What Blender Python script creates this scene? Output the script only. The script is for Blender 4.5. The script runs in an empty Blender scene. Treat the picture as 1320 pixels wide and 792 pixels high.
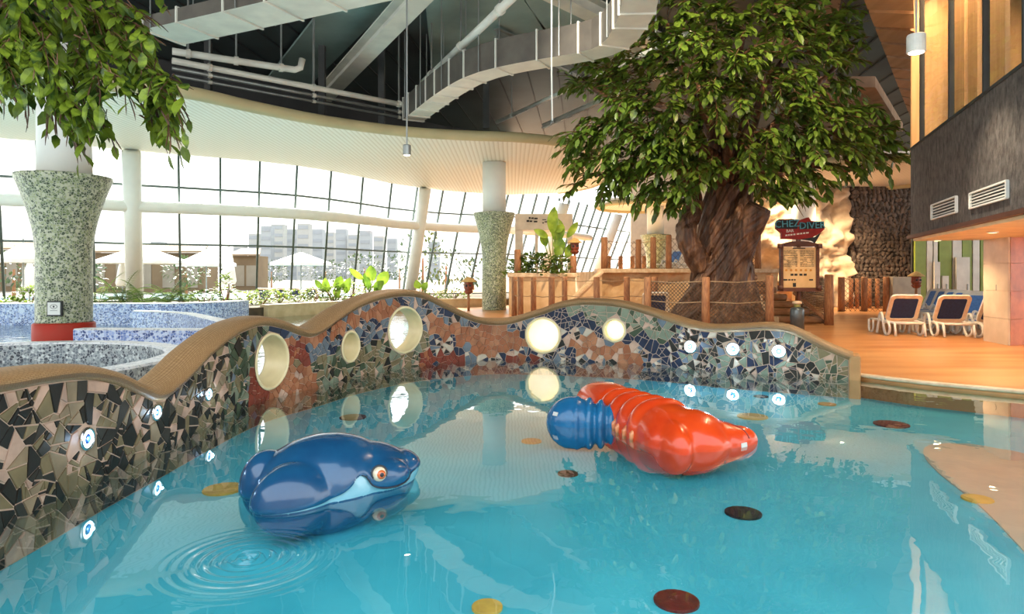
import bpy, math, random
from math import pi, sin, cos, sqrt, atan2, radians
from mathutils import Vector, Matrix, Quaternion, noise
from mathutils.geometry import tessellate_polygon, delaunay_2d_cdt

SC = bpy.context.scene
COL = SC.collection
random.seed(7)

# ------------------------------------------------------------------ camera
EYE, FOC, HZ = 1.7, 850.0, 355.0          # eye height over the water, focal length in px, horizon row
cam_data = bpy.data.cameras.new('camera')
cam_data.sensor_width = 36.0
cam_data.sensor_fit = 'HORIZONTAL'
cam_data.lens = 36.0 * FOC / 1320.0
cam_data.shift_y = -(396.0 - HZ) / 1320.0
cam_data.clip_end = 2000
cam = bpy.data.objects.new('camera', cam_data)
COL.objects.link(cam)
cam.location = (0, 0, EYE)
cam.rotation_euler = (pi / 2, 0, 0)
SC.camera = cam

# ------------------------------------------------------------------ world, sun, exposure
SC.view_settings.view_transform = 'Standard'
SC.view_settings.look = 'None'
SC.view_settings.gamma = 1.0
SC.view_settings.use_curve_mapping = False
SC.view_settings.exposure = 1.38
world = bpy.data.worlds.new('world')
SC.world = world
world.use_nodes = True
wn = world.node_tree
bg = wn.nodes['Background']
geo = wn.nodes.new('ShaderNodeTexCoord')
sep = wn.nodes.new('ShaderNodeSeparateXYZ')
rmp = wn.nodes.new('ShaderNodeValToRGB')
rmp.color_ramp.elements[0].position = 0.0
rmp.color_ramp.elements[0].color = (1.0, 0.975, 0.93, 1)
rmp.color_ramp.elements[1].position = 0.7
rmp.color_ramp.elements[1].color = (0.80, 0.90, 1.0, 1)
wn.links.new(geo.outputs['Generated'], sep.inputs[0])
wn.links.new(sep.outputs['Z'], rmp.inputs[0])
wn.links.new(rmp.outputs[0], bg.inputs['Color'])
bg.inputs['Strength'].default_value = 1.25

sun_data = bpy.data.lights.new('sun', 'SUN')
sun_data.energy = 7.0
sun_data.angle = radians(6)
sun_data.color = (1.0, 0.93, 0.8)
sun = bpy.data.objects.new('sun', sun_data)
COL.objects.link(sun)
sun.rotation_euler = (radians(54), 0, radians(205))   # low over the garden beyond the glass
SC.cycles.max_bounces = 8
SC.cycles.transparent_max_bounces = 14
SC.cycles.sample_clamp_indirect = 6.0

# ------------------------------------------------------------------ pixel helpers (photo frame 1320x792 -> metres)
def P(px, py, Y):
    return Vector(((px - 660.0) / FOC * Y, Y, EYE - (py - HZ) / FOC * Y))

def G(px, py, z=0.0):
    return P(px, py, FOC * (EYE - z) / (py - HZ))

def PX(v):
    return (660 + v.x / v.y * FOC, HZ + (EYE - v.z) / v.y * FOC)

def lerp(a, b, t): return a + (b - a) * t

def interp(x, pts):
    if x <= pts[0][0]: return pts[0][1]
    for (a, fa), (b, fb) in zip(pts, pts[1:]):
        if x <= b: return fa + (fb - fa) * (x - a) / (b - a)
    return pts[-1][1]

def smooth_interp(x, pts):
    """Catmull-Rom through (x, y) pairs."""
    n = len(pts)
    if x <= pts[0][0]: return pts[0][1]
    if x >= pts[-1][0]: return pts[-1][1]
    for i in range(n - 1):
        if x <= pts[i + 1][0]:
            x0, y0 = pts[i]; x1, y1 = pts[i + 1]
            m0 = (y1 - pts[i - 1][1]) / (x1 - pts[i - 1][0]) if i > 0 else (y1 - y0) / (x1 - x0)
            m1 = (pts[i + 2][1] - y0) / (pts[i + 2][0] - x0) if i + 2 < n else (y1 - y0) / (x1 - x0)
            h = x1 - x0; t = (x - x0) / h
            return ((2*t**3 - 3*t*t + 1) * y0 + (t**3 - 2*t*t + t) * h * m0
                    + (-2*t**3 + 3*t*t) * y1 + (t**3 - t*t) * h * m1)

def catmull(pts, step=0.2):
    """dense smooth polyline through a list of Vectors"""
    out = []
    n = len(pts)
    for i in range(n - 1):
        p0 = pts[max(i - 1, 0)]; p1 = pts[i]; p2 = pts[i + 1]; p3 = pts[min(i + 2, n - 1)]
        k = max(1, int((p2 - p1).length / step))
        for j in range(k):
            t = j / k
            out.append(0.5 * ((2 * p1) + (p2 - p0) * t + (2*p0 - 5*p1 + 4*p2 - p3) * t*t + (3*p1 - p0 - 3*p2 + p3) * t**3))
    out.append(pts[-1].copy())
    return out

# ------------------------------------------------------------------ materials
def nodes_of(name):
    m = bpy.data.materials.new(name)
    m.use_nodes = True
    nt = m.node_tree
    return m, nt, nt.nodes['Principled BSDF']

def ramp(nt, stops, interp_mode='LINEAR'):
    r = nt.nodes.new('ShaderNodeValToRGB')
    r.color_ramp.interpolation = interp_mode
    el = r.color_ramp.elements
    while len(el) < len(stops): el.new(0.5)
    for e, (p, c) in zip(el, stops):
        e.position = p; e.color = (c[0], c[1], c[2], 1)
    return r

def coords(nt, kind='Object', scale=(1, 1, 1)):
    tc = nt.nodes.new('ShaderNodeTexCoord')
    mp = nt.nodes.new('ShaderNodeMapping')
    mp.inputs['Scale'].default_value = scale
    nt.links.new(tc.outputs[kind], mp.inputs[0])
    return mp.outputs[0]

def bump(nt, bsdf, height, strength=0.3, dist=0.02):
    b = nt.nodes.new('ShaderNodeBump')
    b.inputs['Strength'].default_value = strength
    b.inputs['Distance'].default_value = dist
    nt.links.new(height, b.inputs['Height'])
    nt.links.new(b.outputs[0], bsdf.inputs['Normal'])

def mat(name, c1, c2=None, scale=4.0, rough=0.6, metal=0.0, bmp=0.0, bscale=None, coat=0.0, stretch=(1, 1, 1), detail=4.0, lo=0.35, hi=0.65, spec=0.5):
    """two-tone noise material with fine relief"""
    m, nt, b = nodes_of(name)
    b.inputs['Roughness'].default_value = rough
    b.inputs['Metallic'].default_value = metal
    b.inputs['Specular IOR Level'].default_value = spec
    if coat:
        b.inputs['Coat Weight'].default_value = coat
        b.inputs['Coat Roughness'].default_value = 0.08
    if c2 is None: c2 = tuple(x * 0.82 for x in c1)
    v = coords(nt, 'Object', stretch)
    n = nt.nodes.new('ShaderNodeTexNoise')
    n.inputs['Scale'].default_value = scale
    n.inputs['Detail'].default_value = detail
    nt.links.new(v, n.inputs['Vector'])
    r = ramp(nt, [(lo, c2), (hi, c1)])
    nt.links.new(n.outputs['Fac'], r.inputs[0])
    nt.links.new(r.outputs[0], b.inputs['Base Color'])
    if bmp:
        n2 = nt.nodes.new('ShaderNodeTexNoise')
        n2.inputs['Scale'].default_value = bscale or scale * 4
        n2.inputs['Detail'].default_value = 5
        nt.links.new(v, n2.inputs['Vector'])
        bump(nt, b, n2.outputs['Fac'], bmp)
    return m

def mosaic_mat(name, stops, scale, grout=(0.75, 0.75, 0.72), rough=0.35):
    """small tesserae: random colour per cell, pale joints"""
    m, nt, b = nodes_of(name)
    b.inputs['Roughness'].default_value = rough
    v = coords(nt)
    vo = nt.nodes.new('ShaderNodeTexVoronoi'); vo.inputs['Scale'].default_value = scale
    ve = nt.nodes.new('ShaderNodeTexVoronoi'); ve.inputs['Scale'].default_value = scale
    ve.feature = 'DISTANCE_TO_EDGE'
    nt.links.new(v, vo.inputs['Vector']); nt.links.new(v, ve.inputs['Vector'])
    sp = nt.nodes.new('ShaderNodeSeparateColor')
    nt.links.new(vo.outputs['Color'], sp.inputs[0])
    r = ramp(nt, stops, 'CONSTANT')
    nt.links.new(sp.outputs[0], r.inputs[0])
    e = nt.nodes.new('ShaderNodeMath'); e.operation = 'LESS_THAN'; e.inputs[1].default_value = 0.07
    nt.links.new(ve.outputs['Distance'], e.inputs[0])
    mx = nt.nodes.new('ShaderNodeMix'); mx.data_type = 'RGBA'
    mx.inputs['B'].default_value = (*grout, 1)
    nt.links.new(e.outputs[0], mx.inputs['Factor'])
    nt.links.new(r.outputs[0], mx.inputs['A'])
    nt.links.new(mx.outputs['Result'], b.inputs['Base Color'])
    bump(nt, b, ve.outputs['Distance'], 0.4, 0.02)
    return m

def emit_mat(name, col, strength):
    m, nt, b = nodes_of(name)
    b.inputs['Base Color'].default_value = (*col, 1)
    b.inputs['Emission Color'].default_value = (*col, 1)
    b.inputs['Emission Strength'].default_value = strength
    return m

def schlick(nt, f0, normal=None, power=5.0):
    """two-sided fresnel weight: f0 + (1 - f0) * facing^power"""
    lw = nt.nodes.new('ShaderNodeLayerWeight'); lw.inputs['Blend'].default_value = 0.5
    if normal is not None: nt.links.new(normal, lw.inputs['Normal'])
    pw = nt.nodes.new('ShaderNodeMath'); pw.operation = 'POWER'; pw.inputs[1].default_value = power
    nt.links.new(lw.outputs['Facing'], pw.inputs[0])
    ma = nt.nodes.new('ShaderNodeMath'); ma.operation = 'MULTIPLY_ADD'; ma.inputs[1].default_value = 1 - f0; ma.inputs[2].default_value = f0
    nt.links.new(pw.outputs[0], ma.inputs[0])
    return ma.outputs[0]

def glass_mat(name, tint=(0.96, 0.985, 0.97), ior=1.45, rough=0.02):
    """thin clear pane: fresnel mix of straight-through and mirror"""
    m, nt, b = nodes_of(name)
    nt.nodes.remove(b)
    out = nt.nodes['Material Output']
    tr = nt.nodes.new('ShaderNodeBsdfTransparent'); tr.inputs[0].default_value = (*tint, 1)
    gl = nt.nodes.new('ShaderNodeBsdfGlossy'); gl.inputs['Roughness'].default_value = rough
    mx = nt.nodes.new('ShaderNodeMixShader')
    nt.links.new(schlick(nt, 0.05), mx.inputs[0]); nt.links.new(tr.outputs[0], mx.inputs[1]); nt.links.new(gl.outputs[0], mx.inputs[2])
    nt.links.new(mx.outputs[0], out.inputs[0])
    return m

def water_mat(name, tint, ring=None, ripple=0.05, rscale=1.2):
    m, nt, b = nodes_of(name)
    nt.nodes.remove(b)
    out = nt.nodes['Material Output']
    tr = nt.nodes.new('ShaderNodeBsdfTransparent'); tr.inputs[0].default_value = (*tint, 1)
    gl = nt.nodes.new('ShaderNodeBsdfGlossy'); gl.inputs['Roughness'].default_value = 0.0
    mx = nt.nodes.new('ShaderNodeMixShader')
    tc = nt.nodes.new('ShaderNodeTexCoord')
    n = nt.nodes.new('ShaderNodeTexNoise'); n.inputs['Scale'].default_value = rscale; n.inputs['Detail'].default_value = 2.5
    nt.links.new(tc.outputs['Object'], n.inputs['Vector'])
    bp = nt.nodes.new('ShaderNodeBump'); bp.inputs['Strength'].default_value = ripple; bp.inputs['Distance'].default_value = 0.1
    nt.links.new(n.outputs['Fac'], bp.inputs['Height'])
    nt.links.new(bp.outputs[0], gl.inputs['Normal'])
    nt.links.new(schlick(nt, 0.06, bp.outputs[0], 3.3), mx.inputs[0]); nt.links.new(tr.outputs[0], mx.inputs[1]); nt.links.new(gl.outputs[0], mx.inputs[2])
    nt.links.new(mx.outputs[0], out.inputs[0])
    return m

def leaf_mat(name, dark, light, trans=0.35):
    m, nt, b = nodes_of(name)
    b.inputs['Roughness'].default_value = 0.42
    v = coords(nt)
    n = nt.nodes.new('ShaderNodeTexNoise'); n.inputs['Scale'].default_value = 2.6; n.inputs['Detail'].default_value = 6
    nt.links.new(v, n.inputs['Vector'])
    oi = nt.nodes.new('ShaderNodeObjectInfo')
    ad = nt.nodes.new('ShaderNodeMath'); ad.operation = 'MULTIPLY_ADD'; ad.inputs[1].default_value = 0.25; ad.inputs[2].default_value = -0.12
    nt.links.new(oi.outputs['Random'], ad.inputs[0])
    a2 = nt.nodes.new('ShaderNodeMath'); a2.operation = 'ADD'
    nt.links.new(n.outputs['Fac'], a2.inputs[0]); nt.links.new(ad.outputs[0], a2.inputs[1])
    r = ramp(nt, [(0.34, dark), (0.66, light)])
    nt.links.new(a2.outputs[0], r.inputs[0])
    nt.links.new(r.outputs[0], b.inputs['Base Color'])
    tl = nt.nodes.new('ShaderNodeBsdfTranslucent')
    nt.links.new(r.outputs[0], tl.inputs[0])
    mx = nt.nodes.new('ShaderNodeMixShader'); mx.inputs[0].default_value = trans
    out = nt.nodes['Material Output']
    nt.links.new(b.outputs[0], mx.inputs[1]); nt.links.new(tl.outputs[0], mx.inputs[2])
    nt.links.new(mx.outputs[0], out.inputs[0])
    return m

M = {}
M['pool_paint'] = mat('pool_paint', (0.075, 0.58, 0.68), (0.05, 0.49, 0.60), 1.3, 0.5, bmp=0.08, bscale=6)
M['sand_paint'] = mat('sand_paint', (0.48, 0.47, 0.36), (0.40, 0.39, 0.30), 2.0, 0.5)
M['dot_brown'] = mat('dot_brown', (0.13, 0.035, 0.018), (0.07, 0.02, 0.01), 20, 0.5)
M['dot_red'] = mat('dot_red', (0.20, 0.018, 0.012), (0.11, 0.01, 0.008), 14, 0.5)
M['dot_black'] = mat('dot_black', (0.02, 0.013, 0.02), (0.01, 0.008, 0.012), 14, 0.5)
M['dot_yellow'] = mat('dot_yellow', (0.75, 0.46, 0.07), (0.6, 0.35, 0.05), 9, 0.5)
M['dot_orange'] = mat('dot_orange', (0.6, 0.26, 0.04), (0.5, 0.2, 0.03), 9, 0.5)
M['pool_water'] = water_mat('pool_water', (0.965, 0.995, 1.0), ripple=0.035, rscale=1.6)
M['river_water'] = water_mat('river_water', (0.85, 0.97, 0.99), ripple=0.25, rscale=3.0)
M['deck'] = mat('deck', (0.66, 0.33, 0.12), (0.50, 0.19, 0.055), 0.9, 0.36, bmp=0.1, bscale=30, stretch=(0.35, 1.6, 1))
M['deck_edge'] = mat('deck_edge', (0.72, 0.58, 0.40), (0.55, 0.38, 0.22), 6, 0.5)
M['river_floor'] = mat('river_floor', (0.42, 0.66, 0.72), (0.33, 0.58, 0.66), 2, 0.5)
M['grout'] = mat('grout', (0.66, 0.48, 0.36), (0.58, 0.42, 0.32), 3, 0.8, bmp=0.2, bscale=60)
M['plaster_tan'] = mat('plaster_tan', (0.60, 0.42, 0.25), (0.5, 0.34, 0.2), 3, 0.8, bmp=0.15)
M['cream_rim'] = mat('cream_rim', (0.86, 0.72, 0.42), (0.78, 0.64, 0.36), 5, 0.35)
M['white_paint'] = mat('white_paint', (0.84, 0.85, 0.80), (0.78, 0.80, 0.76), 1.5, 0.45)
M['metal_grey'] = mat('metal_grey', (0.32, 0.34, 0.33), (0.25, 0.27, 0.26), 2, 0.4, metal=0.6)
M['steel_dark'] = mat('steel_dark', (0.045, 0.05, 0.05), (0.03, 0.033, 0.035), 2, 0.6)
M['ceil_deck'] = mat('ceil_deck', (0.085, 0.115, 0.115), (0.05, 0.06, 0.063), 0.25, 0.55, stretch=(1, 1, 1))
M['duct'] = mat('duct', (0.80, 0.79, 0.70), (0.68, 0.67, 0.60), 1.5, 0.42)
M['end_tan'] = mat('end_tan', (0.50, 0.26, 0.10), (0.42, 0.21, 0.075), 4, 0.6, bmp=0.1)
M['duct_side_shaded'] = mat('duct_side_shaded', (0.17, 0.15, 0.125), (0.12, 0.105, 0.09), 1.5, 0.45, metal=0.3)  # shade on the duct sides put into a darker colour
M['brown_duct'] = mat('brown_duct', (0.40, 0.25, 0.15), (0.30, 0.18, 0.10), 1.0, 0.5, stretch=(3, 0.6, 1))
M['mullion'] = mat('mullion', (0.10, 0.14, 0.13), (0.08, 0.11, 0.10), 3, 0.45)
M['pane'] = glass_mat('pane')
M['chrome'] = mat('chrome', (0.75, 0.78, 0.8), None, 3, 0.12, metal=1.0)
M['log'] = mat('log', (0.42, 0.20, 0.085), (0.24, 0.095, 0.04), 9, 0.65, bmp=0.4, bscale=25, stretch=(4, 4, 0.6))
M['rope'] = mat('rope', (0.38, 0.27, 0.16), None, 30, 0.9)
M['net_wire'] = mat('net_wire', (0.10, 0.065, 0.04), (0.06, 0.04, 0.025), 8, 0.7)
M['rock_tan'] = mat('rock_tan', (0.72, 0.53, 0.31), (0.52, 0.33, 0.16), 1.4, 0.85, bmp=0.8, bscale=5)
M['rock_pale'] = mat('rock_pale', (0.66, 0.53, 0.38), (0.40, 0.29, 0.19), 1.1, 0.85, bmp=0.9, bscale=4, detail=8)
M['rock_dark'] = mat('rock_dark', (0.16, 0.115, 0.085), (0.07, 0.05, 0.04), 3, 0.75, bmp=0.5, bscale=12)
M['white_plastic'] = mat('white_plastic', (0.80, 0.78, 0.72), None, 4, 0.35)
M['tan_plastic'] = mat('tan_plastic', (0.80, 0.62, 0.42), (0.7, 0.5, 0.32), 9, 0.45)
M['blue_sling'] = mat('blue_sling', (0.10, 0.25, 0.62), (0.07, 0.19, 0.5), 18, 0.6, bmp=0.2, bscale=90)
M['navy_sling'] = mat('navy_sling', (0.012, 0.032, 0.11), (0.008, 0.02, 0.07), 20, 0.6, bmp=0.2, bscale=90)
M['leaf_tree'] = leaf_mat('leaf_tree', (0.018, 0.045, 0.006), (0.125, 0.205, 0.022), 0.18)
M['leaf_over'] = leaf_mat('leaf_over', (0.028, 0.065, 0.008), (0.26, 0.36, 0.03), 0.3)
M['leaf_fern'] = leaf_mat('leaf_fern', (0.07, 0.15, 0.03), (0.28, 0.40, 0.08), 0.4)
M['leaf_shrub'] = leaf_mat('leaf_shrub', (0.09, 0.18, 0.03), (0.40, 0.50, 0.10), 0.4)
M['leaf_banana'] = leaf_mat('leaf_banana', (0.12, 0.25, 0.025), (0.36, 0.52, 0.05), 0.4)
M['leaf_far'] = leaf_mat('leaf_far', (0.03, 0.06, 0.02), (0.08, 0.12, 0.04), 0.25)
M['bark'] = None
M['coping'] = None
# bark: ridged grain that runs with the twist
def bark_mat():
    m, nt, b = nodes_of('bark')
    b.inputs['Roughness'].default_value = 0.5
    v = coords(nt, 'Object', (5, 5, 0.8))
    n = nt.nodes.new('ShaderNodeTexNoise'); n.inputs['Scale'].default_value = 1.2; n.inputs['Detail'].default_value = 7
    n.inputs['Distortion'].default_value = 0.6
    nt.links.new(v, n.inputs['Vector'])
    r = ramp(nt, [(0.3, (0.03, 0.013, 0.006)), (0.52, (0.11, 0.048, 0.022)), (0.75, (0.26, 0.14, 0.07))])
    nt.links.new(n.outputs['Fac'], r.inputs[0])
    nt.links.new(r.outputs[0], b.inputs['Base Color'])
    bump(nt, b, n.outputs['Fac'], 0.9, 0.12)
    return m
M['bark'] = bark_mat()

# coping: rows of small beads like coiled rope, laid out on the UV of the sweep
def coping_mat():
    m, nt, b = nodes_of('coping')
    b.inputs['Roughness'].default_value = 0.55
    v = coords(nt, 'UV', (1, 1, 1))
    br = nt.nodes.new('ShaderNodeTexBrick')
    br.inputs['Scale'].default_value = 1.0
    br.inputs['Brick Width'].default_value = 0.05
    br.inputs['Row Height'].default_value = 0.022
    br.inputs['Mortar Size'].default_value = 0.004
    br.inputs['Color1'].default_value = (0.46, 0.275, 0.125, 1)
    br.inputs['Color2'].default_value = (0.39, 0.225, 0.095, 1)
    br.inputs['Mortar'].default_value = (0.28, 0.15, 0.06, 1)
    nt.links.new(v, br.inputs['Vector'])
    nt.links.new(br.outputs['Color'], b.inputs['Base Color'])
    iv = nt.nodes.new('ShaderNodeMath'); iv.operation = 'SUBTRACT'; iv.inputs[0].default_value = 1.0
    nt.links.new(br.outputs['Fac'], iv.inputs[1])
    bump(nt, b, iv.outputs[0], 0.8, 0.012)
    return m
M['coping'] = coping_mat()

GREEN_STOPS = [(0, (0.06, 0.09, 0.045)), (0.25, (0.19, 0.25, 0.11)), (0.48, (0.36, 0.41, 0.22)), (0.68, (0.55, 0.58, 0.40)), (0.83, (0.10, 0.14, 0.07))]
M['mosaic_green'] = mosaic_mat('mosaic_green', GREEN_STOPS, 19, (0.50, 0.52, 0.40))
BLUE_STOPS = [(0, (0.05, 0.09, 0.27)), (0.25, (0.14, 0.22, 0.52)), (0.5, (0.36, 0.46, 0.74)), (0.75, (0.62, 0.70, 0.86))]
M['mosaic_blue'] = mosaic_mat('mosaic_blue', BLUE_STOPS, 19, (0.55, 0.60, 0.76))
GREY_STOPS = [(0, (0.05, 0.055, 0.07)), (0.3, (0.16, 0.18, 0.2)), (0.55, (0.34, 0.36, 0.36)), (0.8, (0.60, 0.62, 0.60))]
M['mosaic_grey'] = mosaic_mat('mosaic_grey', GREY_STOPS, 24, (0.42, 0.43, 0.42))

def soffit_mat():
    m, nt, b = nodes_of('soffit')
    b.inputs['Roughness'].default_value = 0.5
    v = coords(nt, 'Object', (1, 1, 1))
    w = nt.nodes.new('ShaderNodeTexWave'); w.inputs['Scale'].default_value = 1.7; w.bands_direction = 'X'
    w.inputs['Distortion'].default_value = 0.3
    nt.links.new(v, w.inputs['Vector'])
    n = nt.nodes.new('ShaderNodeTexNoise'); n.inputs['Scale'].default_value = 0.5
    nt.links.new(v, n.inputs['Vector'])
    r = ramp(nt, [(0.0, (0.70, 0.66, 0.55)), (0.2, (0.86, 0.83, 0.72)), (1.0, (0.93, 0.91, 0.82))])
    nt.links.new(w.outputs['Fac'], r.inputs[0])
    nt.links.new(r.outputs[0], b.inputs['Base Color'])
    bump(nt, b, w.outputs['Fac'], 0.2, 0.02)
    return m
M['soffit'] = soffit_mat()

# ------------------------------------------------------------------ mesh builder
class MB:
    def __init__(self):
        self.v, self.f, self.mi, self.uv = [], [], [], None

    def add(self, verts, faces, mi=0):
        o = len(self.v)
        self.v.extend(Vector(v) for v in verts)
        self.f.extend(tuple(i + o for i in f) for f in faces)
        self.mi.extend([mi] * len(faces))
        return self

    def box(self, c, h, R=None, mi=0):
        c = Vector(c)
        pts = [Vector((x * h[0], y * h[1], z * h[2])) for x in (-1, 1) for y in (-1, 1) for z in (-1, 1)]
        if R is not None: pts = [R @ p for p in pts]
        return self.add([c + p for p in pts], [(0, 1, 3, 2), (4, 6, 7, 5), (0, 4, 5, 1), (2, 3, 7, 6), (0, 2, 6, 4), (1, 5, 7, 3)], mi)

    def beam(self, a, b, w, h, up=Vector((0, 0, 1)), mi=0):
        a, b = Vector(a), Vector(b)
        t = (b - a).normalized()
        s = t.cross(up)
        if s.length < 1e-4: s = t.cross(Vector((0, 1, 0)))
        s.normalize(); u = s.cross(t)
        R = Matrix((t, s, u)).transposed()
        return self.box((a + b) / 2, ((b - a).length / 2, w / 2, h / 2), R, mi)

    def tube(self, pts, r, n=10, cap=True, mi=0, squash=1.0):
        pts = [Vector(p) for p in pts]
        rs = r if isinstance(r, (list, tuple)) else [r] * len(pts)
        up = None
        verts = []
        for i, p in enumerate(pts):
            t = (pts[min(i + 1, len(pts) - 1)] - pts[max(i - 1, 0)])
            if t.length < 1e-9: t = Vector((0, 0, 1))
            t.normalize()
            if up is None:
                up = Vector((0, 0, 1)) if abs(t.z) < 0.9 else Vector((1, 0, 0))
            s = t.cross(up).normalized(); up = s.cross(t).normalized()
            for k in range(n):
                a = 2 * pi * k / n
                verts.append(p + s * cos(a) * rs[i] + up * sin(a) * rs[i] * squash)
        faces = []
        for i in range(len(pts) - 1):
            for k in range(n):
                k2 = (k + 1) % n
                faces.append((i*n + k, i*n + k2, (i+1)*n + k2, (i+1)*n + k))
        if cap:
            faces.append(tuple(range(n))[::-1]); faces.append(tuple((len(pts)-1)*n + k for k in range(n)))
        return self.add(verts, faces, mi)

    def lathe(self, prof, c=(0, 0, 0), n=32, R=None, mi=0, cap=True):
        c = Vector(c); verts = []
        for r, z in prof:
            for k in range(n):
                a = 2 * pi * k / n
                q = Vector((r * cos(a), r * sin(a), z))
                verts.append(c + (R @ q if R is not None else q))
        faces = [(i*n + k, i*n + (k+1) % n, (i+1)*n + (k+1) % n, (i+1)*n + k) for i in range(len(prof) - 1) for k in range(n)]
        if cap:
            faces.append(tuple(range(n))[::-1]); faces.append(tuple((len(prof)-1)*n + k for k in range(n)))
        return self.add(verts, faces, mi)

    def sphere(self, c, r, n=16, m=10, R=None, mi=0):
        rx, ry, rz = r if isinstance(r, (tuple, list)) else (r, r, r)
        c = Vector(c)
        def q(th, ph):
            v = Vector((rx * sin(th) * cos(ph), ry * sin(th) * sin(ph), rz * cos(th)))
            return c + (R @ v if R is not None else v)
        verts = [q(0, 0)]
        for i in range(1, m):
            for k in range(n): verts.append(q(pi * i / m, 2 * pi * k / n))
        verts.append(q(pi, 0))
        faces = [(0, 1 + k, 1 + (k+1) % n) for k in range(n)]
        for i in range(m - 2):
            a = 1 + i*n
            for k in range(n): faces.append((a + k, a + n + k, a + n + (k+1) % n, a + (k+1) % n))
        l = len(verts) - 1; a = 1 + (m-2)*n
        faces += [(a + k, l, a + (k+1) % n) for k in range(n)]
        return self.add(verts, faces, mi)

    def prism(self, poly, z0, z1, mi=0):
        """vertical prism over an XY polygon"""
        n = len(poly)
        tri = tessellate_polygon([[Vector((p[0], p[1], 0)) for p in poly]])
        verts = [Vector((p[0], p[1], z0)) for p in poly] + [Vector((p[0], p[1], z1)) for p in poly]
        faces = [tuple(t)[::-1] for t in tri] + [tuple(i + n for i in t) for t in tri]
        faces += [(i, (i+1) % n, (i+1) % n + n, i + n) for i in range(n)]
        return self.add(verts, faces, mi)

    def slab(self, poly3, d, mi=0):
        """extrude any flat 3D polygon along vector d"""
        poly3 = [Vector(p) for p in poly3]; d = Vector(d); n = len(poly3)
        tri = tessellate_polygon([poly3])
        verts = poly3 + [p + d for p in poly3]
        faces = [tuple(t) for t in tri] + [tuple(i + n for i in t)[::-1] for t in tri]
        faces += [(i, (i+1) % n, (i+1) % n + n, i + n) for i in range(n)]
        return self.add(verts, faces, mi)

    def build(self, name, m, parent=None, smooth=False, world=True, kind=None, label=None, bevel=0.0):
        off = Vector((0, 0, 0))
        if parent is not None and world:
            r = parent
            while r is not None:
                off += Vector(r.location); r = r.parent
        me = bpy.data.meshes.new(name)
        me.from_pydata([v - off for v in self.v], [], self.f)
        ms = m if isinstance(m, (list, tuple)) else [m]
        for x in ms: me.materials.append(x)
        if len(ms) > 1: me.polygons.foreach_set('material_index', self.mi)
        if smooth: me.polygons.foreach_set('use_smooth', [True] * len(me.polygons))
        if self.uv:
            l = me.uv_layers.new(name='UVMap')
            for lp in me.loops: l.data[lp.index].uv = self.uv[lp.vertex_index]
        me.update()
        o = bpy.data.objects.new(name, me)
        COL.objects.link(o)
        if parent is not None: o.parent = parent
        if kind: o['kind'] = kind
        if label: o['label'] = label
        if bevel:
            b = o.modifiers.new('bevel', 'BEVEL'); b.width = bevel; b.segments = 2; b.limit_method = 'ANGLE'
        return o

def tag(o, label, cat, group=None, kind=None):
    o['label'] = label; o['category'] = cat
    if group: o['group'] = group
    if kind: o['kind'] = kind
    return o

def thing(name, loc, label, cat, group=None, rotz=0.0, kind=None):
    o = bpy.data.objects.new(name, None)
    COL.objects.link(o)
    o.location = loc; o.rotation_euler = (0, 0, rotz)
    return tag(o, label, cat, group, kind)

def struct(o):
    o['kind'] = 'structure'
    return o

def copy_tree(o, parent=None):
    c = o.copy(); COL.objects.link(c)
    if parent is not None: c.parent = parent
    for ch in list(o.children): copy_tree(ch, c)
    return c

def inst(name, me, mw, parent):
    """one more object on shared mesh data, placed by a matrix in the parent's space"""
    o = bpy.data.objects.new(name, me)
    COL.objects.link(o); o.parent = parent
    o.matrix_local = mw
    return o

def remesh(mb, voxel, smooth_iter=4, mod_extra=None):
    """union of the builder's closed shells as one smooth skin; returns mesh data"""
    me = bpy.data.meshes.new('tmp'); me.from_pydata(mb.v, [], mb.f); me.update()
    o = bpy.data.objects.new('tmp', me); COL.objects.link(o)
    r = o.modifiers.new('r', 'REMESH'); r.mode = 'VOXEL'; r.voxel_size = voxel; r.adaptivity = 0
    s = o.modifiers.new('s', 'SMOOTH'); s.iterations = smooth_iter; s.factor = 0.5
    dg = bpy.context.evaluated_depsgraph_get(); dg.update()
    res = bpy.data.meshes.new_from_object(o.evaluated_get(dg))
    bpy.data.objects.remove(o); bpy.data.meshes.remove(me)
    return res

def text_mb(body, size, R, loc, extrude=0.004):
    """lettering as mesh, R maps text XY(Z) to world axes"""
    cu = bpy.data.curves.new('t', 'FONT'); cu.body = body; cu.size = size; cu.extrude = extrude
    cu.align_x = 'CENTER'; cu.align_y = 'CENTER'; cu.resolution_u = 2
    o = bpy.data.objects.new('t', cu); COL.objects.link(o)
    dg = bpy.context.evaluated_depsgraph_get(); dg.update()
    me = bpy.data.meshes.new_from_object(o.evaluated_get(dg))
    mb = MB()
    mb.add([Vector(loc) + R @ v.co for v in me.vertices], [tuple(p.vertices) for p in me.polygons])
    bpy.data.objects.remove(o); bpy.data.curves.remove(cu); bpy.data.meshes.remove(me)
    return mb

FACE_CAM = Matrix(((1, 0, 0), (0, 0, -1), (0, 1, 0)))      # text plane upright, front towards -Y

# ================================================================== POOL WALL CURVE
WL = [(0, 680), (60, 650), (130, 612), (200, 580), (275, 545), (340, 517), (406, 500), (470, 483.5), (540, 471.5),
      (620, 464.5), (660, 463.5), (770, 467), (855, 472), (947, 480), (1052, 487), (1100, 490)]
base_pts = [Vector((-3.40, 1.2, 0)), Vector((-3.42, 2.8, 0))] + [Vector((*G(x, y).xy, 0)) for x, y in WL]
for i in range(2, 8): base_pts[i].x = lerp(base_pts[i].x, -3.46 if i < 7 else base_pts[i].x, 0.6)
WC = catmull(base_pts, 0.1)
WS = [0.0]
for a, b in zip(WC, WC[1:]): WS.append(WS[-1] + (b - a).length)
WLEN = WS[-1]

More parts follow.
